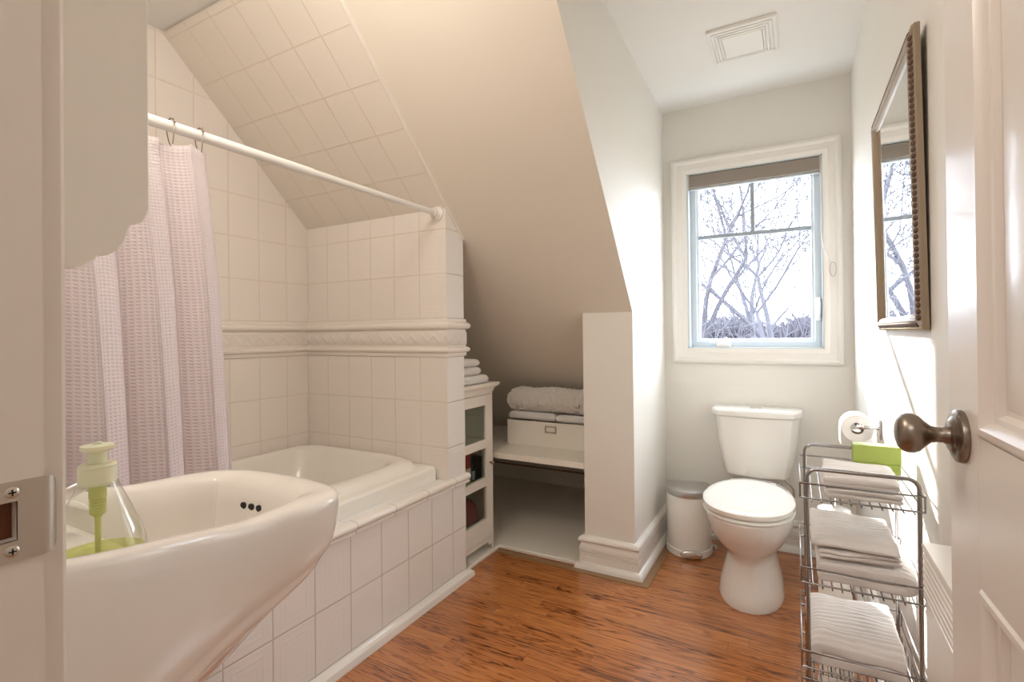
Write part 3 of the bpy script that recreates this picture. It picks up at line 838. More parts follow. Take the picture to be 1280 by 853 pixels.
# inside: deck at the wall, bowl in front
deckz = 0.888
def innerz(p, Y, base):
    return base
in0 = offs(0.043, 0.9)
rings.append([(x, y, rimz(Y) - 0.024) for (x, y), (_, Y) in zip(in0, plan)])
bc = Vector((bcx, 0.455))
def bowl(k, z, ky=1.0):
    out = []
    for (x, y) in in0:
        d = Vector((x, y)) - bc
        q = bc + Vector((d.x * k, d.y * (k if d.y > 0 else k * ky)))
        out.append((q.x, q.y, z))
    return out
def deckring(k, ky, zf, zb):
    out = []
    for (x, y), (_, Y) in zip(in0, plan):
        d = Vector((x, y)) - bc
        bl = min(1, max(0, (d.y + 0.16) / 0.26)); bl = bl * bl * (3 - 2 * bl)
        q = bc + Vector((d.x * k, d.y * (ky + (k - ky) * bl)))
        f = min(1, max(0, (0.46 - Y) / 0.13)); f = f * f * (3 - 2 * f)
        out.append((q.x, q.y, zf * (1 - f) + zb * f))
    return out
rings.append(deckring(0.965, 0.95, 0.845, deckz))
rings.append(deckring(0.93, 0.52, 0.820, deckz - 0.001))
rings.append(deckring(0.90, 0.46, 0.800, deckz - 0.010))
rings.append(deckring(0.86, 0.42, 0.780, 0.830))
rings.append(deckring(0.74, 0.36, 0.755, 0.775))
rings.append(deckring(0.50, 0.25, 0.738, 0.742))
rings.append(deckring(0.20, 0.12, 0.732, 0.732))
bs = MB().rings(rings, True, True, True)
BAS = thing('washbasin', (bcx, YF, 0.0), 'white ceramic washbasin with a flaring rim beside the doorway', 'washbasin')
bo = bs.build('basin', M['basin'], BAS, subsurf=1)
ped = [(0.105, 0.0), (0.108, 0.03), (0.088, 0.08), (0.078, 0.25), (0.080, 0.45), (0.095, 0.575), (0.097, 0.60)]
MB().lathe(ped, (bcx, 0.275, 0.001), 'z', 32, 0.95, 1.0).build('pedestal', M['basin'], BAS, smooth=50)
MB().lathe([(0.0001, 0.003), (0.018, 0.003), (0.021, 0)], (bcx, 0.455, 0.7335), 'z', 24).build('drain', M['chrome'], BAS, smooth=40)

bpy.context.view_layer.update()
DG = bpy.context.evaluated_depsgraph_get()
def hit(o, frm, d):
    e = o.evaluated_get(DG)
    mi = o.matrix_world.inverted()
    ok, p, n, f = e.ray_cast(mi @ Vector(frm), mi.to_3x3() @ Vector(d))
    return o.matrix_world @ p if ok else None
for k in range(3):
    hx = -0.908 + 0.021 * k
    p = hit(bo, (hx, 0.46, 0.832), (0, 1, 0))
    MB().lathe([(0.0001, 0), (0.0062, 0), (0.0062, 0.004), (0.0001, 0.004)], (hx, p.y - 0.0012, p.z), 'y', 20, 1.0, 1.25).build('overflow_hole', M['dark'], BAS, smooth=40)
fz = max(hit(bo, (-0.86 + a, 0.262 + b, 1.2), (0, 0, -1)).z for a in (-0.028, 0, 0.028) for b in (-0.028, 0, 0.028)) + 0.0012
hs_ = [hit(bo, (-0.713 + a, 0.284 + b, 1.2), (0, 0, -1)) for a in (-0.035, 0, 0.035) for b in (-0.035, 0, 0.035)]
sz_ = max(p.z for p in hs_ if p and p.z < 0.900) + 0.001
fa = thing('basin_faucet', (-0.86, 0.262, fz), 'chrome single-lever faucet on the washbasin deck', 'faucet')
MB().lathe([(0.0001, 0), (0.027, 0), (0.027, 0.004), (0.023, 0.008), (0.022, 0.030), (0.019, 0.038), (0.0001, 0.040)], (-0.86, 0.262, fz), 'z', 32).build('body', M['chrome'], fa, smooth=40)
MB().rings([[(-0.86 + a * 0.0115, y - b * 0.003, z + b * 0.0075) for a, b in ((-1, -1), (1, -1), (1, 1), (-1, 1))] for y, z in ((0.252, fz + 0.028), (0.272, fz + 0.036), (0.30, fz + 0.046), (0.338, fz + 0.058))]).build('spout', M['chrome'], fa, bevel=0.003)
MB().lathe([(0.0001, 0), (0.007, 0), (0.0075, 0.006), (0.0001, 0.006)], (-0.86, 0.330, fz + 0.0445), 'z', 20).build('aerator', M['dark'], fa, smooth=40)
MB().rings([[(-0.86 + a * 0.008, y, z + b * 0.004) for a, b in ((-1, -1), (1, -1), (1, 1), (-1, 1))] for y, z in ((0.262, fz + 0.043), (0.241, fz + 0.062), (0.221, fz + 0.088))]).build('lever', M['chrome'], fa, bevel=0.002)

bx, by, bz = -0.713, 0.284, sz_ + 0.001
so = thing('soap_bottle', (bx, by, bz), 'clear cone-shaped pump bottle with a little green soap left', 'soap bottle')
bp_ = [(0.0001, 0.0), (0.040, 0.0), (0.0455, 0.003), (0.0470, 0.010), (0.0462, 0.020), (0.0400, 0.045), (0.0315, 0.070), (0.0235, 0.092), (0.0190, 0.106), (0.0175, 0.110)]
MB().lathe([(r_, h_ * 0.84) for r_, h_ in bp_], (bx, by, bz), 'z', 48, cap1=False).build('bottle', M['bottle'], so, smooth=50)
MB().lathe([(0.0001, 0.0015), (0.039, 0.0015), (0.0445, 0.0045), (0.0455, 0.006), (0.0001, 0.006)], (bx, by, bz), 'z', 40).build('soap', M['soap'], so, smooth=50)
cl = [(0.0001, 0.104), (0.0185, 0.104), (0.0185, 0.106)]
for k in range(4):
    cl += [(0.0185, 0.108 + k * 0.0055), (0.0178, 0.110 + k * 0.0055)]
cl += [(0.0185, 0.129), (0.016, 0.132), (0.0001, 0.132)]
MB().lathe([(r_, h_ * 0.84) for r_, h_ in cl], (bx, by, bz), 'z', 40).build('collar', M['pump'], so, smooth=40)
ph_ = MB().lathe([(r_, h_ * 0.84) for r_, h_ in [(0.0001, 0.131), (0.0095, 0.131), (0.0095, 0.148), (0.0150, 0.150), (0.0165, 0.153), (0.0160, 0.157), (0.0001, 0.158)]], (bx, by, bz), 'z', 32)
ph_.tube([(bx, by, bz + 0.1285), (bx - 0.012, by + 0.006, bz + 0.129), (bx - 0.028, by + 0.014, bz + 0.126)], [0.0065, 0.005, 0.0042], 12)
ph_.build('pump_head', M['pump'], so, smooth=45)
stp = [(0.0001, 0.131), (0.0085, 0.131), (0.0085, 0.084)]
for k in range(6):
    stp += [(0.0085, 0.084 - k * 0.004), (0.0072, 0.082 - k * 0.004)]
stp += [(0.005, 0.060), (0.0032, 0.056), (0.0030, 0.006), (0.0001, 0.006)]
MB().lathe([(r_, h_ * 0.84) for r_, h_ in stp], (bx, by, bz), 'z', 24).build('pump_stem', M['pump_green'], so, smooth=45)

# wall cabinet over the basin; its side panels end in a scalloped curve
HC = thing('wall_cabinet', (-0.87, YF, 1.22), 'cream hanging wall cabinet with scalloped lower side panel', 'wall cabinet')
yd = 0.1585
side = [(YF + 0.0008, 2.12), (0.315, 2.12), (0.315, 1.300), (0.3125, 1.292), (0.309, 1.284), (0.302, 1.280), (0.2955, 1.277), (0.293, 1.270), (0.290, 1.258), (0.283, 1.247), (0.274, 1.241), (0.266, 1.2395), (0.2635, 1.2375), (0.262, 1.234),
        (0.252, 1.2265), (0.245, 1.2235), (0.230, 1.225), (0.212, 1.229), (YF + 0.0008, 1.233)]
for x in (-0.679, -1.079):
    MB().prism(side, x, x + 0.019, 0).build('side_panel', M['cabinet'], HC, bevel=0.0015)
MB().box((-1.0595, YF + 0.001, 1.42), (-0.6795, YF + 0.008, 2.11)).build('back_panel', M['cabinet'], HC)
for z in (1.42, 1.74, 2.10):
    MB().box((-1.0595, YF + 0.0085, z), (-0.6795, 0.300, z + 0.018)).build('shelf_board', M['cabinet'], HC)
for x0, x1 in ((-1.0590, -0.870), (-0.868, -0.6800)):
    dd = MB().box((x0, 0.3005, 1.44), (x1, 0.3145, 2.098)).build('door', M['cabinet'], HC, bevel=0.002)
    MB().lathe([(0.005, 0), (0.005, 0.008), (0.012, 0.012), (0.012, 0.018), (0.0001, 0.022)], ((x1 - 0.02) if x0 < -1 else (x0 + 0.02), 0.3145, 1.50), 'y', 20).build('knob', M['nickel'], dd, smooth=40)

# ------------------------------------------------------------------ toilet, bin, toilet brush, paper
tcx = -0.182
TO = thing('toilet', (tcx, 2.60, 0.0), 'white two-piece toilet with closed lid under the window', 'toilet')
def egg(cx, y0, y1, hw, z, n=40, tail=0.0, pw=2.25):
    """oval with a blunt back; front towards -y"""
    out = []
    cyy = y0 + (y1 - y0) * 0.46
    for k in range(n):
        a = 2 * math.pi * k / n
        c, s = math.cos(a), math.sin(a)
        x = hw * math.copysign(abs(c) ** (2 / pw), c)
        if s < 0:
            y = cyy - (cyy - y0) * abs(s) ** (2 / 2.05)
        else:
            y = cyy + (y1 - cyy) * abs(s) ** (2 / 3.2)
            x *= 1 - tail * s
        out.append((cx + x, y, z))
    return out
B = [(2.272, 2.76, 0.130, 0.0, 0), (2.268, 2.76, 0.131, 0.012, 0), (2.282, 2.75, 0.122, 0.06, 0), (2.298, 2.74, 0.106, 0.12, 0), (2.300, 2.73, 0.093, 0.175, 0), (2.290, 2.73, 0.090, 0.205, 0),
     (2.262, 2.74, 0.108, 0.230, 0), (2.222, 2.78, 0.138, 0.262, 0), (2.182, 2.82, 0.160, 0.305, 0.0), (2.152, 2.84, 0.173, 0.350, 0.05), (2.136, 2.85, 0.178, 0.385, 0.1), (2.132, 2.85, 0.178, 0.397, 0.1), (2.140, 2.845, 0.172, 0.403, 0.1)]
MB().rings([egg(tcx, y0, y1, hw, z, 40, tl) for y0, y1, hw, z, tl in B]).build('bowl', M['ceramic'], TO, smooth=60)
for nm, z0, z1, grow in (('seat', 0.404, 0.421, 0.0), ('lid', 0.4225, 0.449, 0.001)):
    rr = [egg(tcx, 2.134 - grow, 2.648, 0.173 + grow, z0, 40, 0.22), egg(tcx, 2.130 - grow, 2.650, 0.177 + grow, z0 + 0.004, 40, 0.22), egg(tcx, 2.131 - grow, 2.650, 0.176 + grow, z1 - 0.007, 40, 0.22), egg(tcx, 2.142, 2.645, 0.166, z1 - 0.001, 40, 0.22)]
    if nm == 'lid':
        rr += [egg(tcx, 2.165, 2.63, 0.145, z1, 40, 0.22), egg(tcx, 2.21, 2.60, 0.105, z1 + 0.0005, 40, 0.22)]
    MB().rings(rr).build(nm, M['ceramic'] if nm == 'lid' else M['plastic'], TO, smooth=50)
for sx in (-0.075, 0.075):
    MB().tube([(tcx + sx - 0.022, 2.668, 0.424), (tcx + sx + 0.022, 2.668, 0.424)], 0.012, 16).build('hinge', M['plastic'], TO, smooth=50)
def tank(hw, yf, z, rf=0.06, yb=3.016):
    out = []
    n = 12
    bow = 0.030
    pts = [(-hw, yb), (hw, yb)]
    out.append((tcx - hw, yb, z)); out.append((tcx + hw, yb, z))
    for k in range(n + 1):
        t = 1 - 2 * k / n
        e = abs(t)
        y = yf + bow * e ** 2.2 + (0.05 * max(0, (e - 0.86) / 0.14) ** 2)
        out.append((tcx + hw * t, y, z))
    return out
tk = [tank(0.150, 2.845, 0.4035), tank(0.157, 2.838, 0.412), tank(0.170, 2.832, 0.48), tank(0.186, 2.826, 0.58), tank(0.196, 2.822, 0.68), tank(0.199, 2.820, 0.7115)]
MB().rings(tk).build('tank', M['ceramic'], TO, bevel=0.006, smooth=50)
lidr = [tank(0.203, 2.814, 0.7125), tank(0.209, 2.808, 0.7165, yb=3.018), tank(0.211, 2.806, 0.738, yb=3.019), tank(0.207, 2.811, 0.7455, yb=3.018), tank(0.190, 2.828, 0.7485, yb=3.0)]
MB().rings(lidr).build('tank_lid', M['ceramic'], TO, smooth=40)
MB().lathe([(0.0001, 0.006), (0.020, 0.006), (0.024, 0.004), (0.025, 0)], (tcx, 2.905, 0.7486), 'z', 28).build('flush_button', M['chrome'], TO, smooth=40)
MB().tube(catmull([(tcx + 0.10, 2.93, 0.42), (tcx + 0.17, 2.95, 0.33), (tcx + 0.13, 3.0, 0.19), (tcx + 0.16, 3.03, 0.16)], 6), 0.006, 10).build('supply_hose', M['chrome'], TO, smooth=60)

# step bin, half-round with its straight back to the corner
bnx, bny = -0.50, 2.80
BI = thing('step_bin', (bnx, bny, 0.0), 'white pedal bin with a brushed steel lid in the corner', 'bin')
def dshape(k, z, rot=math.radians(14)):
    out = []
    hw, dp = 0.112 * k, 0.128 * k
    for i in range(28):
        a = math.pi + math.pi * i / 27
        out.append((hw * math.cos(a), dp * math.sin(a) * 1.0))
    out += [(hw, 0.055 * k), (hw * 0.86, 0.078 * k), (-hw * 0.86, 0.078 * k), (-hw, 0.055 * k)]
    c, s = math.cos(rot), math.sin(rot)
    return [(bnx + x * c - y * s, bny + x * s + y * c, z) for x, y in out]
MB().rings([dshape(1.0, 0.001), dshape(1.03, 0.004), dshape(1.03, 0.034), dshape(1.0, 0.038)]).build('base_ring', M['plastic'], BI, smooth=40)
MB().rings([dshape(0.985, 0.0385), dshape(0.985, 0.300), dshape(0.97, 0.304)]).build('body', plain('bin_enamel', (0.84, 0.81, 0.76, 1), 0.3), BI, smooth=40)
MB().rings([dshape(1.015, 0.3045), dshape(1.025, 0.308), dshape(1.025, 0.326), dshape(1.0, 0.335), dshape(0.85, 0.342), dshape(0.5, 0.3465)]).build('lid', M['steel'], BI, smooth=40)
pc, psn = math.cos(math.radians(14)), math.sin(math.radians(14))
def PB(x, y, z): return (bnx + x * pc - y * psn, bny + x * psn + y * pc, z)
ped_ = [[PB(0.052 * math.cos(a) * k, -0.126 - dy + (-0.018 * math.cos(0)) * 0 - 0.022 * max(0, -math.sin(a)) * 0, 0.025 + 0.021 * math.sin(a) * k) for a in [2 * math.pi * i / 28 for i in range(28)]] for k, dy in ((1.0, 0.0), (1.06, 0.006), (1.0, 0.014), (0.82, 0.017))]
MB().rings(ped_).build('pedal', M['chrome'], BI, smooth=50)
MB().tube([PB(0.108, 0.02, 0.03), PB(0.135, 0.0, 0.026), PB(0.128, -0.03, 0.022)], 0.006, 10).build('hinge_bracket', M['chrome'], BI, smooth=50)

# toilet brush stand behind the rack
tbx, tby = 0.105, 1.95
TB = thing('toilet_brush', (tbx, tby, 0.0), 'toilet brush canister with round steel top behind the wire rack', 'toilet brush')
MB().lathe([(0.0001, 0.001), (0.050, 0.001), (0.052, 0.004), (0.048, 0.02), (0.046, 0.557), (0.0001, 0.557)], (tbx, tby, 0), 'z', 32).build('canister', M['plastic'], TB, smooth=40)
MB().lathe([(0.0001, 0.558), (0.046, 0.558), (0.049, 0.563), (0.046, 0.569), (0.015, 0.576), (0.0001, 0.578)], (tbx, tby, 0), 'z', 32).build('top_disc', M['steel'], TB, smooth=40)
MB().tube([(tbx, tby, 0.577), (tbx, tby, 0.70)], 0.006, 12).build('handle', M['chrome'], TB, smooth=50)

# paper roll on a chrome arm
rx, ry, rz = 0.194, 2.27, 0.795
HO = thing('toilet_paper_holder', (XR, ry, rz), 'chrome paper holder on the right wall near the window', 'holder')
MB().box((XR - 0.007, ry - 0.135, rz - 0.025), (XR - 0.0005, ry - 0.085, rz + 0.045)).build('wall_plate', M['chrome'], HO, bevel=0.003)
MB().tube(catmull([(XR - 0.006, ry - 0.11, rz + 0.012), (rx + 0.02, ry - 0.11, rz + 0.012), (rx, ry - 0.100, rz + 0.008), (rx, ry - 0.08, rz + 0.008), (rx, ry + 0.060, rz + 0.008)], 6), 0.0065, 14).build('arm', M['chrome'], HO, smooth=50)
PR = thing('toilet_roll', (rx, ry, rz), 'white paper roll hanging on the chrome wall holder', 'toilet roll')
prf = [(0.0205, -0.050), (0.0485, -0.050), (0.0500, -0.048), (0.0500, 0.048), (0.0485, 0.050), (0.0205, 0.050)]
MB().lathe(prf, (rx, ry, rz - 0.004), 'y', 48, cap0=False, cap1=False).build('paper', M['paper'], PR, smooth=40)
MB().lathe([(0.0200, -0.0502), (0.0205, -0.0502), (0.0205, 0.0502), (0.0200, 0.0502)], (rx, ry, rz - 0.004), 'y', 32, cap0=False, cap1=False).build('core', plain('cardboard_core', lin(150, 138, 124), 0.9), PR, smooth=40)
MB().rings([[(rx - 0.0503, ry - 0.049, rz), (rx - 0.0503, ry + 0.049, rz)], [(rx - 0.051, ry - 0.049, rz - 0.03), (rx - 0.051, ry + 0.049, rz - 0.03)], [(rx - 0.050, ry - 0.049, rz - 0.066), (rx - 0.050, ry + 0.049, rz - 0.066)]], False, False, False).build('loose_sheet', M['paper'], PR, solid=0.0006)

# ------------------------------------------------------------------ cabinet in the alcove with its contents
KX, KY0, KY1, KZ = -1.412, 2.006, 2.315, 0.0205
KC = thing('glass_cabinet', (-1.56, 2.16, KZ), 'cream narrow cabinet with three glass panes behind the tiled end wall', 'cabinet')
KB = -1.70
def kb(nm, a, b, mat='cabinet', parent=KC, bv=0.002): return MB().box(a, b).build(nm, M[mat], parent, bevel=bv)
for y0, y1 in ((KY0, KY0 + 0.018), (KY1 - 0.018, KY1)):
    ys = 0
    MB().prism([(KB, KZ), (KB + 0.04, KZ), (KB + 0.055, KZ + 0.045), (KX - 0.065, KZ + 0.045), (KX - 0.045, KZ), (KX - 0.0, KZ), (KX, 0.845), (KB, 0.845)], y0, y1, 1).build('side_panel', M['cabinet'], KC, bevel=0.001)
kb('back_panel', (KB, KY0 + 0.0185, 0.07), (KB + 0.008, KY1 - 0.0185, 0.845))
for z in (0.07, 0.365, 0.575):
    kb('shelf_board', (KB + 0.0085, KY0 + 0.0185, z), (KX - 0.022, KY1 - 0.0185, z + 0.016))
kb('top_rail', (KX - 0.020, KY0 + 0.0185, 0.832), (KX, KY1 - 0.0185, 0.845))
bt = MB()
for y0, y1 in ((KY0 + 0.0185, KY0 + 0.05), (KY1 - 0.05, KY1 - 0.0185)):
    bt.box((KX - 0.018, y0, 0.045), (KX, y1, 0.086))
bt.box((KX - 0.018, KY0 + 0.05, 0.062), (KX, KY1 - 0.05, 0.086)).build('bottom_rail', M['cabinet'], KC)
cr = [(0, 0.845), (0.004, 0.845), (0.006, 0.858), (0.014, 0.868), (0.026, 0.876), (0.030, 0.884), (0.030, 0.893), (0, 0.893)]
MB().sweep(cr, [(KB, KY0), (KX, KY0), (KX, KY1), (KB, KY1)]).box((KB, KY0, 0.8455), (KX, KY1, 0.893)).build('crown', M['cabinet'], KC, smooth=30)
# door: stiles, rails, panes, knob
DX0, DX1 = KX - 0.019, KX + 0.001
D0, D1, DZ0, DZ1 = KY0 + 0.020, KY1 - 0.020, 0.088, 0.830
P0, P1 = D0 + 0.030, D1 - 0.046
pz = [(0.186, 0.358), (0.400, 0.556), (0.600, 0.778)]
KD = MB().box((DX0, D0, DZ0), (DX1, P0, DZ1)).box((DX0, P1, DZ0), (DX1, D1, DZ1)).box((DX0, P0, DZ0), (DX1, P1, pz[0][0])).box((DX0, P0, pz[0][1]), (DX1, P1, pz[1][0])).box((DX0, P0, pz[1][1]), (DX1, P1, pz[2][0])).box((DX0, P0, pz[2][1]), (DX1, P1, DZ1)).build('door', M['cabinet'], KC)
for a, b in pz:
    MB().box((DX0 + 0.008, P0 - 0.002, a - 0.002), (DX0 + 0.011, P1 + 0.002, b + 0.002)).build('pane', M['cab_pane'], KD)
MB().lathe([(0.005, 0), (0.0045, 0.010), (0.009, 0.014), (0.0105, 0.020), (0.008, 0.025), (0.0001, 0.027)], (DX1, D1 - 0.012, 0.473), 'x', 24).build('knob', M['knob'], KD, smooth=50)
tag(kb('red_box', (-1.512, 2.112, 0.3815), (-1.464, 2.178, 0.535), 'red', None), 'small red and cream package behind the middle pane of the cabinet', 'package')
bpy.data.objects['red_box'].name = 'package'
MB().box((-1.4642, 2.1115, 0.3815), (-1.4630, 2.1785, 0.462)).build('paper_label', M['cream'], bpy.data.objects['package'])
dk = thing('black_box', (-1.50, 2.20, 0.3815), 'glossy black box behind the middle pane of the cabinet', 'box')
MB().box((-1.60, 2.184, 0.3815), (-1.466, 2.290, 0.549)).build('carton', M['blackish'], dk, bevel=0.004)
MB().box((-1.4658, 2.192, 0.392), (-1.4650, 2.222, 0.437)).build('paper_label', plain('grey_label', lin(150, 160, 176), 0.5), dk)
bag = MB()
rg = []
for z, k in ((0.0865, 0.80), (0.095, 0.95), (0.14, 1.03), (0.20, 1.0), (0.245, 0.88), (0.275, 0.62), (0.288, 0.25)):
    rg.append([(-1.535 + 0.085 * k * math.copysign(abs(math.cos(a)) ** 0.8, math.cos(a)), 2.178 + 0.105 * k * math.copysign(abs(math.sin(a)) ** 0.8, math.sin(a)), z) for a in [2 * math.pi * i / 28 for i in range(28)]])
tag(bag.rings(rg).build('wash_bag', M['crimson'], smooth=60), 'dark red rounded bag behind the lowest pane of the cabinet', 'bag')

# ------------------------------------------------------------------ towels
def serp(x0, x1, z0, z1, layers, th_k=0.86, start=1, n=10, sag=0.0):
    """outline of a folded cloth in an x-z plane: centre line runs back and forth; returns closed outline"""
    L = layers; hgt = (z1 - z0) / L; th = hgt * th_k
    cl = []
    r = hgt / 2
    for i in range(L):
        zc = z0 + hgt * (i + 0.5)
        xs = [x0 + th / 2 + (x1 - x0 - th) * k / n for k in range(n + 1)]
        if (i % 2 == 0) != (start == 1): xs = xs[::-1]
        if i: # rounded turn
            xe = xs[0]; sgn = 1 if xe > (x0 + x1) / 2 else -1
            for a in (-60, -30, 0, 30, 60):
                cl.append((xe + sgn * (r * math.cos(math.radians(a)) - r * 0.35) * 0.9, zc - r + r * math.sin(math.radians(a))))
        for x in xs[(1 if i else 0):]:
            cl.append((x, zc))
    P = [Vector(p) for p in cl]; l_, r_ = [], []
    for i, p in enumerate(P):
        t = (P[min(i + 1, len(P) - 1)] - P[max(i - 1, 0)]).normalized()
        nn = Vector((-t.y, t.x)) * th / 2
        l_.append(p + nn); r_.append(p - nn)
    return l_, r_
def towel(name, x0, x1, y0, y1, z0, z1, layers, mat, label, cat='towel', group=None, axis='y', start=1, amp=0.004, seed=0, ny=26, skew=(0, 0), round_end=0.008, rot=0, droop=0.0, nx=14, ribs=0.0):
    l_, r_ = serp(x0, x1, z0, z1, layers, start=start, n=nx) if axis == 'y' else serp(y0, y1, z0, z1, layers, start=start, n=nx)
    m = len(l_)
    w0, w1 = (y0, y1) if axis == 'y' else (x0, x1)
    nrm = [((a - b).normalized()) for a, b in zip(l_, r_)]
    nrm = [(v[0], v[1]) for v in nrm] + [(-v[0], -v[1]) for v in nrm][::-1]
    mb = MB(); rings = []
    cxm, czm = ((x0 + x1) / 2 if axis == 'y' else (y0 + y1) / 2), (z0 + z1) / 2
    for k in range(ny + 1):
        t = k / ny; w_ = w0 + (w1 - w0) * t
        ring = []
        for i, p in enumerate(list(l_) + list(r_)[::-1]):
            a, z = p
            q = Vector((a, w_, z) if axis == 'y' else (w_, a, z))
            nz = noise.noise(Vector((q.x * 9 + seed, q.y * 9, q.z * 14)))
            nz2 = noise.noise(Vector((q.x * 26 + seed, q.y * 26, q.z * 30)))
            up_ = (q.z - z0) / max(1e-6, z1 - z0)
            dz = (nz * amp + nz2 * amp * 0.5) * (0.15 + 0.85 * up_)
            ex = skew[0] * up_; ey = skew[1] * up_
            if ribs:
                ph_r = q.y * 2 * math.pi / 0.0175 + 2.2 * noise.noise(Vector((q.x * 8 + seed, q.y * 5, seed)))
                nv = nrm[i]
                k_r = ribs * (abs(math.sin(ph_r / 2)) - 0.5)
                q += Vector((nv[0] * k_r, 0, nv[1] * k_r)) if axis == 'y' else Vector((0, nv[0] * k_r, nv[1] * k_r))
            jit = noise.noise(Vector((i * 0.21 + seed, seed * 3.1, 4.2 if t < 0.5 else 9.1))) * 0.006 * (1 - min(1, 4 * min(t, 1 - t)))
            edge = max(0, 1 - min(t, 1 - t) * (w1 - w0) / 0.05)
            q += Vector((ex + nz2 * amp * 0.5, ey + nz * amp * 0.5, dz - droop * edge * edge * up_))
            if axis == 'y': q.y += jit
            else: q.x += jit
            ring.append(q)
        rings.append(ring)
    ids = [[mb.vert(p) for p in r] for r in rings]; n = 2 * m
    for A, B_ in zip(ids, ids[1:]):
        for k in range(n): mb.face((A[k], A[(k + 1) % n], B_[(k + 1) % n], B_[k]))
    for idr in (ids[0], ids[-1]):
        for k in range(m - 1): mb.face((idr[k], idr[k + 1], idr[n - 2 - k], idr[n - 1 - k]))
    if rot:
        c = Vector(((x0 + x1) / 2, (y0 + y1) / 2, 0))
        mb.xform(Matrix.Translation(c) @ Matrix.Rotation(rot, 4, 'Z') @ Matrix.Translation(-c))
    o = mb.build(name, M[mat], None, smooth=180, subsurf=1)
    return tag(o, label, cat, group)

# rolled-edge towels on the cabinet
G1 = 'folded white towels on the glass cabinet'
def slab(name, x0, x1, y0, y1, z0, z1, mat, label, r, amp, seed, cat, group=None, fine=0.0, nx=60, ny=30):
    """soft pillow-like slab with a rounded edge and a lumpy top"""
    mb = MB(); 
    prof = []
    for k in range(9):
        a = -math.pi / 2 + math.pi * k / 8
        prof.append((1 - math.cos(a), math.sin(a)))
    hz = (z1 - z0) / 2; cz = (z0 + z1) / 2
    cols = []
    def P(u, v, side):
        x = x0 + (x1 - x0) * u; y = y0 + (y1 - y0) * v
        e = min(min(u, 1 - u) * (x1 - x0), min(v, 1 - v) * (y1 - y0)) / r
        k = math.sqrt(max(0, 1 - (1 - min(1, e)) ** 2))
        p = Vector((x, y, cz + side * hz * k))
        if side > 0 or k < 0.99:
            p.z += noise.noise(Vector((x * 7 + seed, y * 7, 1))) * amp * k + noise.noise(Vector((x * 160 + seed, y * 160, p.z * 160))) * fine * 0.9 + noise.noise(Vector((x * 70 + seed, y * 70, 3))) * fine * 0.6
            p.y += noise.noise(Vector((x * 150 + seed, p.z * 150, 7))) * fine * (1 - k * 0.7)
        p.z = max(p.z, z0)
        return p
    top = [[mb.vert(P(i / nx, j / ny, 1)) for i in range(nx + 1)] for j in range(ny + 1)]
    bot = [[mb.vert(P(i / nx, j / ny, -1)) if 0 < i < nx and 0 < j < ny else top[j][i] for i in range(nx + 1)] for j in range(ny + 1)]
    for j in range(ny):
        for i in range(nx):
            mb.face((top[j][i], top[j][i + 1], top[j + 1][i + 1], top[j + 1][i]))
            mb.face((bot[j][i], bot[j + 1][i], bot[j + 1][i + 1], bot[j][i + 1]))
    return tag(mb.build(name, M[mat], None, smooth=180), label, cat, group)
z_ = 0.8945
for k, (h_, ye, lab) in enumerate(((0.044, 2.262, 'white folded towel at the bottom of the cabinet-top stack'), (0.042, 2.196, 'white folded towel in the middle of the cabinet-top stack'), (0.040, 2.190, 'white folded towel topmost on the glass cabinet'))):
    slab('folded_towel', -1.62, -1.400 - 0.004 * k, 2.03, ye, z_, z_ + h_, 'towel_plain', lab, 0.024, 0.004, k * 7.3, 'towel', G1, 0.0012, 40, 40)
    z_ += h_ + 0.0012

# alcove shelf, card box and the bath mats on it
SZ = 0.505
struct(MB().box((XL, 2.362, SZ - 0.03), (XP0 - 0.001, 3.08, SZ)), 'trim_9', M['shelf'], bevel=0.002)
BX0, BX1, BY0, BY1, BZ0, BZ1 = -1.483, -0.925, 2.600, 2.90, SZ + 0.0005, SZ + 0.140
ST = thing('storage_box', ((BX0 + BX1) / 2, (BY0 + BY1) / 2, BZ0), 'cream storage box with a metal label holder on the alcove shelf', 'box')
MB().box((BX0, BY0, BZ0), (BX1, BY0 + 0.006, BZ1)).box((BX0, BY1 - 0.006, BZ0), (BX1, BY1, BZ1)).box((BX0, BY0 + 0.006, BZ0), (BX0 + 0.006, BY1 - 0.006, BZ1)).box((BX1 - 0.006, BY0 + 0.006, BZ0), (BX1, BY1 - 0.006, BZ1)).box((BX0 + 0.006, BY0 + 0.006, BZ0), (BX1 - 0.006, BY1 - 0.006, BZ0 + 0.006)).build('body', M['boxp'], ST)
lx, lz = -1.204, 0.606
hl = MB().frame_sweep([(0, 0), (0, 0.003), (0.004, 0.004), (0.009, 0.002), (0.009, 0)], (0, BY0, 0), (1, 0, 0), (0, 0, 1), (0, -1, 0), lx - 0.035, lz - 0.020, lx + 0.035, lz + 0.020).build('label_holder', M['nickel'], ST)
MB().box((lx - 0.028, BY0 - 0.001, lz - 0.013), (lx + 0.028, BY0 - 0.0002, lz + 0.013)).build('label_card', M['boxp'], hl)
slab('folded_bath_mat', -1.480, -1.180, BY0 + 0.008, 2.85, BZ1 + 0.001, BZ1 + 0.050, 'towel_plain', 'folded white mat under the fluffy one, left half over the storage box', 0.026, 0.004, 1.0, 'bath mat', 'mats on the storage box', 0.0015, 60, 44)
slab('folded_bath_mat', -1.178, -0.917, BY0 + 0.008, 2.85, BZ1 + 0.001, BZ1 + 0.046, 'towel_plain', 'folded white mat under the fluffy one, right half next to the pier', 0.026, 0.004, 5.0, 'bath mat', 'mats on the storage box', 0.0015, 60, 44)
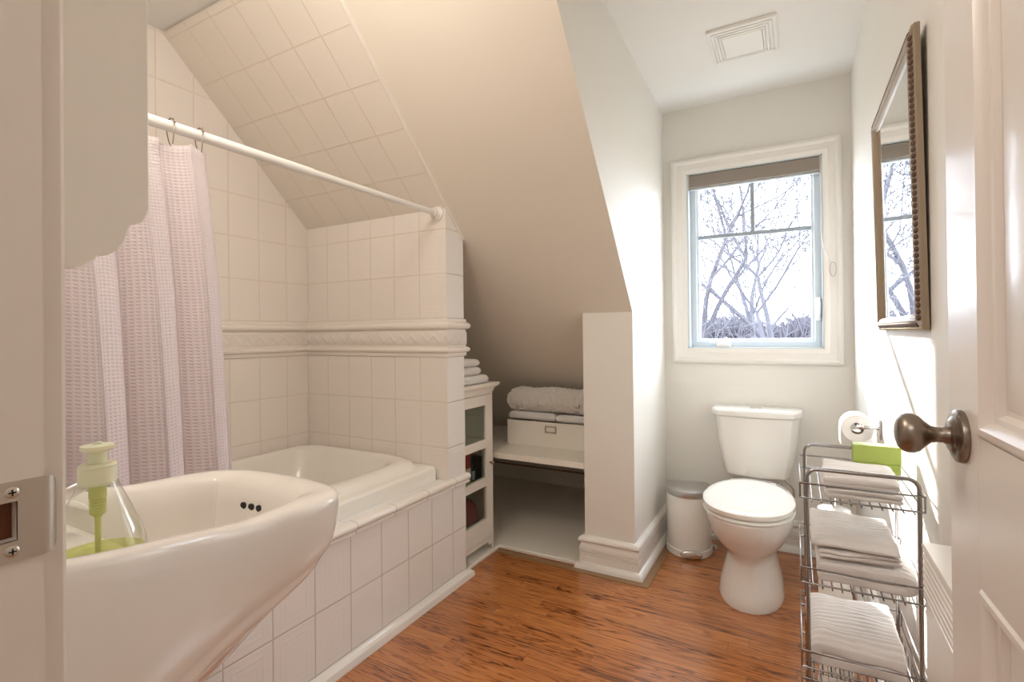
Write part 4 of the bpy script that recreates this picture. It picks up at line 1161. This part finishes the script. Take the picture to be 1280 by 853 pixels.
fl = slab('fluffy_bath_mat', -1.482, -0.917, BY0 - 0.004, 2.765, BZ1 + 0.0545, BZ1 + 0.180, 'mat', 'thick fluffy cream bath mat on top of the storage box', 0.042, 0.010, 9.0, 'bath mat', 'mats on the storage box', 0.012, 230, 120)

# ------------------------------------------------------------------ wire rack with towels
RX0, RX1, RY0, RY1, RTOP = 0.020, 0.226, 1.352, 1.640, 0.832
RK = thing('wire_rack', (0.12, 1.50, 0.0), 'three-tier chrome wire rack holding towels by the right wall', 'rack')
rp = 0.0044
def arch(y):
    pts = [(RX0, y, 0.001), (RX0, y, RTOP - 0.022)] + [(RX0 + 0.022 - 0.022 * math.cos(a), y, RTOP - 0.022 + 0.022 * math.sin(a)) for a in [math.pi / 2 * k / 6 for k in range(1, 7)]]
    pts += [(RX1 - 0.022 + 0.022 * math.sin(a), y, RTOP - 0.022 + 0.022 * math.cos(a)) for a in [math.pi / 2 * k / 6 for k in range(0, 7)]] + [(RX1, y, 0.001)]
    return pts
for y in (RY0, RY1):
    MB().tube(arch(y), rp, 12).build('end_frame', M['wire'], RK, smooth=60)
def basket(zl, zb, nw=11, ribs=0):
    out = 0.014
    xl, xr = RX0 - 0.004, RX1 + 0.006
    lipL, lipR = RX0 - out, RX1 + out - 0.006
    bk = MB()
    y0, y1 = RY0 - rp - 0.0022, RY1 + rp + 0.0022
    rr = 0.0022
    # rim loop
    bk.tube([(lipL, y0, zl), (lipR, y0, zl), (lipR, y1, zl), (lipL, y1, zl)], rr, 8, closed=True)
    b = bk.build('basket', M['wire'], RK, smooth=60)
    for y in (y0, y1):
        MB().tube([(lipL, y, zb), (lipR, y, zb)], rr, 8).build('cross_wire', M['wire'], b, smooth=60)
    for k in range(nw):
        x = RX0 + 0.010 + (RX1 - RX0 - 0.020) * k / (nw - 1)
        MB().tube([(x, y0 - 0.006, zb - 0.0042), (x, y1 + 0.006, zb - 0.0042)], 0.0018, 6).build('floor_wire', M['wire'], b, smooth=60)
    for x, s in ((lipL, -1), (lipR, 1)):
        MB().tube([(x, y0, zb), (x, y1, zb)], 0.0018, 6).build('side_wire', M['wire'], b, smooth=60)
        for y in (y0, y1):
            MB().tube([(x, y, zb), (x, y, zl)], 0.0018, 6).build('corner_wire', M['wire'], b, smooth=60)
    if ribs:
        for k in range(ribs):
            y = y0 + (y1 - y0) * (k + 1) / (ribs + 1)
            MB().tube([(lipL, y, zl), (lipL, y, zb - 0.002), (lipR, y, zb - 0.002), (lipR, y, zl)], 0.0014, 6).build('hoop_wire', M['wire'], b, smooth=60)
    return b
basket(0.799, 0.766)
basket(0.606, 0.572)
basket(0.415, 0.379, 12, 0)
basket(0.352, 0.300, 12, 6)
GT = 'folded white towels on the wire rack'
tw = lambda *a, **k: towel('folded_towel', *a, group=GT, **k)
tw(0.056, 0.204, 1.366, 1.570, 0.7675, 0.7885, 2, 'towel', 'folded towel at the bottom of the upper wire tier', start=-1, amp=0.003, seed=2.1, rot=0.03, ribs=0.0015, ny=90)
tw(0.048, 0.196, 1.372, 1.565, 0.7895, 0.820, 2, 'towel', 'soft folded towel on top of the upper wire tier', start=1, amp=0.006, seed=4.6, rot=-0.04, droop=0.012, ribs=0.0015, ny=90)
tw(0.027, 0.219, 1.364, 1.622, 0.5735, 0.628, 2, 'towel', 'thick folded towel lowest on the middle wire tier', start=1, amp=0.004, seed=7.7, droop=0.010, ribs=0.002, ny=110)
tw(0.036, 0.196, 1.366, 1.590, 0.6295, 0.6475, 2, 'towel', 'thin folded towel with open rolled ends in the middle of the middle tier', start=-1, amp=0.005, seed=11.2, rot=0.05, ribs=0.0015, ny=100)
tw(0.018, 0.204, 1.362, 1.612, 0.6530, 0.674, 1, 'towel', 'thick ribbed towel on top of the middle wire tier', start=1, amp=0.005, seed=13.4, droop=0.012, ribs=0.0032, ny=120)
tw(0.027, 0.219, 1.364, 1.622, 0.3805, 0.448, 2, 'towel', 'large ribbed towel folded once on the lower wire tier', start=-1, amp=0.007, seed=17.9, droop=0.018, ribs=0.0036, ny=120)

# green carton at the far end of the upper tier
GB = thing('green_box', (0.184, 1.60, 0.768), 'lime green lidded box at the far end of the upper rack tier', 'box')
MB().box((0.130, 1.592, 0.768), (0.230, 1.640 - 0.008, 0.806)).build('base', M['green'], GB, bevel=0.0015)
MB().box((0.129, 1.591, 0.8065), (0.231, 1.640 - 0.007, 0.851)).build('lid', M['green'], GB, bevel=0.0015)
# slim white block standing in for an unidentified ridged shape by the door
LG = thing('ridged_unit', (0.23, 1.06, 0.0), 'slim glossy white ridged unit wedged between wire rack and door', 'storage unit')
ux0, ux1, uy0, uy1, uz = 0.1985, 0.2555, 0.93, 1.172, 0.762
MB().box((ux0 + 0.004, uy0, 0.001), (ux1, uy1, 0.670)).build('body', M['trim'], LG, bevel=0.003)
rd = [(ux0, 0.6705)]
nrg = 7
for k in range(nrg):
    za = 0.6705 + (uz - 0.008 - 0.6705) * k / nrg; zb_ = 0.6705 + (uz - 0.008 - 0.6705) * (k + 1) / nrg
    rd += [(ux0 + 0.003, za + 0.001), (ux0 + 0.0005, za + 0.0035), (ux0, (za + zb_) / 2), (ux0 + 0.0005, zb_ - 0.002)]
rd += [(ux0 - 0.001, uz - 0.006), (ux0, uz), (ux1, uz), (ux1, 0.6705)]
MB().prism(rd, uy0, uy1, 1).build('ridged_top', M['trim'], LG)
# ------------------------------------------------------------------ mirror, vent, blind, lamps
my0, my1, mz0, mz1 = 1.392, 2.030, 1.148, 1.818
MR = thing('wall_mirror', (XR, (my0 + my1) / 2, mz0), 'framed rectangular mirror with a beaded antique frame on the right wall', 'mirror')
FR = [(0, 0.002), (0, 0.012), (0.003, 0.0145), (0.005, 0.0145), (0.019, 0.0225), (0.022, 0.0235), (0.025, 0.0225), (0.027, 0.0185), (0.032, 0.0175), (0.035, 0.013), (0.037, 0.010), (0.037, 0.002)]
tilt = Matrix.Translation((XR, 0, mz0)) @ Matrix.Rotation(math.radians(-0.8), 4, 'Y') @ Matrix.Translation((-XR, 0, -mz0))
fr_ = MB().frame_sweep(FR, (XR - 0.001, 0, 0), (0, 1, 0), (0, 0, 1), (-1, 0, 0), my0, mz0, my1, mz1).xform(tilt).build('frame', M['frame_wood'], MR, smooth=30)
MB().box((XR - 0.012, my0 + 0.035, mz0 + 0.035), (XR - 0.009, my1 - 0.035, mz1 - 0.035)).xform(tilt).build('glass', M['mirror'], MR)
def motif(mb, c, along, across, s):
    nv = along.cross(across).normalized()
    if nv.x > 0: nv = -nv
    n = 8
    mb.rings([[c + along * (s * k * math.cos(a)) + across * (s * 1.05 * k * math.sin(a)) + nv * h for a in [2 * math.pi * i / n for i in range(n)]] for k, h in ((1.0, -0.001), (0.95, 0.0012), (0.55, 0.0028))], True, True, True)
nm_ = 46
sl = Vector((-0.013, 0.016, 0)).normalized()
for vert, edge in ((True, 0), (True, 1), (False, 0), (False, 1)):
    rel = MB(); bd = MB()
    for k in range(nm_):
        f = (k + 0.5) / nm_
        if vert:
            y, sg = (my0 + 0.0120, 1) if edge == 0 else (my1 - 0.0120, -1)
            c = Vector((XR - 0.001 - 0.0187, y, mz0 + 0.02 + (mz1 - mz0 - 0.04) * f))
            motif(rel, c, Vector((0, 0, 1)), Vector((-0.008, sg * 0.014, 0)).normalized(), 0.0066)
        else:
            z, sg = (mz0 + 0.0120, 1) if edge == 0 else (mz1 - 0.0120, -1)
            c = Vector((XR - 0.001 - 0.0187, my0 + 0.02 + (my1 - my0 - 0.04) * f, z))
            motif(rel, c, Vector((0, 1, 0)), Vector((-0.008, 0, sg * 0.014)).normalized(), 0.0066)
    rel.xform(tilt).build('relief', M['frame_dark'], fr_)
    if not vert:
        for k in range(44):
            f = (k + 0.5) / 44
            bd.lathe([(0.0001, -0.004), (0.0035, -0.002), (0.0042, 0), (0.0035, 0.002), (0.0001, 0.004)], (XR - 0.0155, my0 + (my1 - my0) * f, (mz0 + 0.004) if edge == 0 else (mz1 - 0.004)), 'x', 8)
        bd.xform(tilt).build('beading', M['bead'], fr_, smooth=60)

VT = thing('exhaust_vent', (-0.185, 2.44, ZC), 'white stepped exhaust vent cover on the ceiling', 'vent')
vx0, vx1, vy0, vy1 = -0.318, -0.050, 2.300, 2.585
VZ = ZC - 0.0005
vp = [(0, 0.0), (0, 0.012), (0.005, 0.014), (0.012, 0.0145), (0.014, 0.009), (0.017, 0.009), (0.019, 0.017), (0.026, 0.0175), (0.028, 0.011), (0.031, 0.011), (0.033, 0.0195), (0.040, 0.020), (0.042, 0.013), (0.045, 0.013), (0.047, 0.0215), (0.054, 0.022), (0.056, 0.014), (0.059, 0.0)]
MB().frame_sweep(vp, (0, 0, VZ), (1, 0, 0), (0, 1, 0), (0, 0, -1), vx0, vy0, vx1, vy1).build('louvre_frame', M['plastic'], VT)
MB().box((vx0 + 0.056, vy0 + 0.056, VZ - 0.024), (vx1 - 0.056, vy1 - 0.056, VZ)).build('centre_panel', M['plastic'], VT, bevel=0.003)

BL = thing('roller_blind', (-0.2, YB, 2.0), 'grey roller blind drawn up at the top of the window', 'blind')
MB().box((ox0 + 0.013, YB - 0.004, 1.968), (ox1 - 0.013, YB + 0.040, 2.040)).build('cassette', M['blind'], BL, bevel=0.004)
MB().tube([(ox0 + 0.02, YB + 0.018, 1.962), (ox1 - 0.02, YB + 0.018, 1.962)], 0.007, 12).build('bottom_bar', M['vinyl'], BL, smooth=50)
for x in (ox0 + 0.0125, ox1 - 0.0185):
    MB().box((x, YB - 0.006, 1.958), (x + 0.006, YB + 0.042, 2.0415)).build('end_bracket', M['nickel'], BL)
cd = catmull([(ox1 - 0.016, YB + 0.004, 1.96), (ox1 - 0.012, YB - 0.004, 1.80), (ox1 - 0.014, YB - 0.006, 1.66), (ox1 - 0.004, YB - 0.018, 1.56), (ox1 + 0.034, YB - 0.030, 1.490)], 6)
MB().tube(cd, 0.0017, 6).build('cord', M['plastic'], BL, smooth=60)
lp = [(ox1 + 0.034 + 0.014 * math.sin(a), YB - 0.030, 1.455 + 0.036 * math.cos(a)) for a in [2 * math.pi * k / 20 for k in range(20)]]
MB().tube(lp, 0.0020, 6, closed=True).build('cord_loop', M['nickel'], BL, smooth=60)
MB().lathe([(0.0001, 0), (0.010, 0), (0.010, 0.010), (0.0001, 0.012)], (ox1 + 0.034, YB - 0.0262, 1.488), 'y', 16).build('cord_cleat', M['plastic'], BL, smooth=40)

# ------------------------------------------------------------------ outdoors: bare trees on the winter ground
struct(MB().box((-120, 6, -6.3), (120, 160, -6.0)), 'ground_outside', M['ground'])
def bare_tree(x, y, zb, height, seed, label, lean=(0, 0), spread=1.0, depth=7, r0=0.16, mat='bark', thin=0.007, kids4=False):
    rnd = random.Random(seed); mb = MB()
    def grow(p, d, L, r, lev):
        n = 5 if lev < 3 else 4
        pts = [p]; rr = [r]; q = p.copy(); dd = d.copy()
        for k in range(n):
            dd = (dd + Vector((rnd.uniform(-1, 1), rnd.uniform(-1, 1), rnd.uniform(-0.6, 0.9))) * (0.09 + 0.022 * lev)).normalized()
            q = q + dd * L / n
            pts.append(q.copy()); rr.append(max(thin * 0.6, r * (1 - 0.42 * (k + 1) / n)))
        mb.tube(pts, rr, 6 if lev < 3 else (4 if lev < 5 else 3), caps=False)
        if lev >= depth: return
        kids = 3 if lev in (1, 2, 3) or (kids4 and lev in (0, 4)) else 2
        for k in range(kids):
            ax = dd.orthogonal().normalized()
            ax = Matrix.Rotation(rnd.uniform(0, 2 * math.pi), 3, dd) @ ax
            ang = math.radians(rnd.uniform(18, 52)) * spread
            nd = Matrix.Rotation(ang, 3, ax) @ dd
            nd = (nd + Vector((0, 0, 0.12))).normalized()
            at = pts[-1] if k < 2 else pts[rnd.choice((1, 2, 3))]
            grow(at.copy(), nd, L * rnd.uniform(0.66, 0.86), max(thin, r * 0.54 * rnd.uniform(0.8, 1.1)), lev + 1)
    grow(Vector((x, y, zb)), Vector((lean[0], lean[1], 1)).normalized(), height * 0.36, r0, 0)
    o = mb.build('bare_tree', M[mat], None, smooth=60)
    return tag(o, label, 'tree', 'bare trees outside the window')
bare_tree(-0.25, 17.0, -6.0, 13.5, 3, 'bare tree with forking trunk right of the middle of the window', r0=0.22, depth=8, thin=0.013, kids4=True)
bare_tree(-4.6, 29.0, -6.0, 19.0, 12, 'bare tree whose limbs reach in from the left edge of the window', (0.14, 0), 1.1, r0=0.36, depth=8, thin=0.022)
bare_tree(-0.9, 30.0, -6.0, 17.5, 29, 'bare tree farther off behind the forking one', r0=0.36, depth=8, thin=0.022)
bare_tree(-2.8, 44.0, -6.0, 20.0, 23, 'bare tree farthest away behind the middle of the window', r0=0.40, depth=8, thin=0.030)
bare_tree(-8.5, 44.0, -6.0, 21.0, 47, 'bare tree seen mostly in the wall mirror', r0=0.40, depth=8, thin=0.030)
hg = MB(); rnd = random.Random(5)
for k in range(9000):
    x = rnd.uniform(-18, 5); y = rnd.uniform(50, 66)
    zt_ = rnd.uniform(-1.0, 2.3 + 0.7 * math.sin(x * 0.8) + 0.5 * math.sin(x * 2.3) + 0.4 * math.sin(x * 5.1))
    lx_ = rnd.uniform(-1, 1)
    hg.tube([(x, y, zt_ - rnd.uniform(1.5, 3.0)), (x + lx_ * 0.9, y, zt_ - 0.6), (x + lx_ * rnd.uniform(1.2, 2.4), y, zt_)], [0.07, 0.05, 0.025], 3, caps=False)
for k in range(500):
    x = rnd.uniform(-18, 5); y = rnd.uniform(54, 66)
    hg.tube([(x, y, -6), (x + rnd.uniform(-0.5, 0.5), y, rnd.uniform(-1, 2.0))], [0.3, 0.2], 5, caps=False)
tag(hg.build('brushwood', M['twigs'], None), 'hazy belt of bare brushwood along the bottom of the window view', 'brushwood', None, 'stuff')
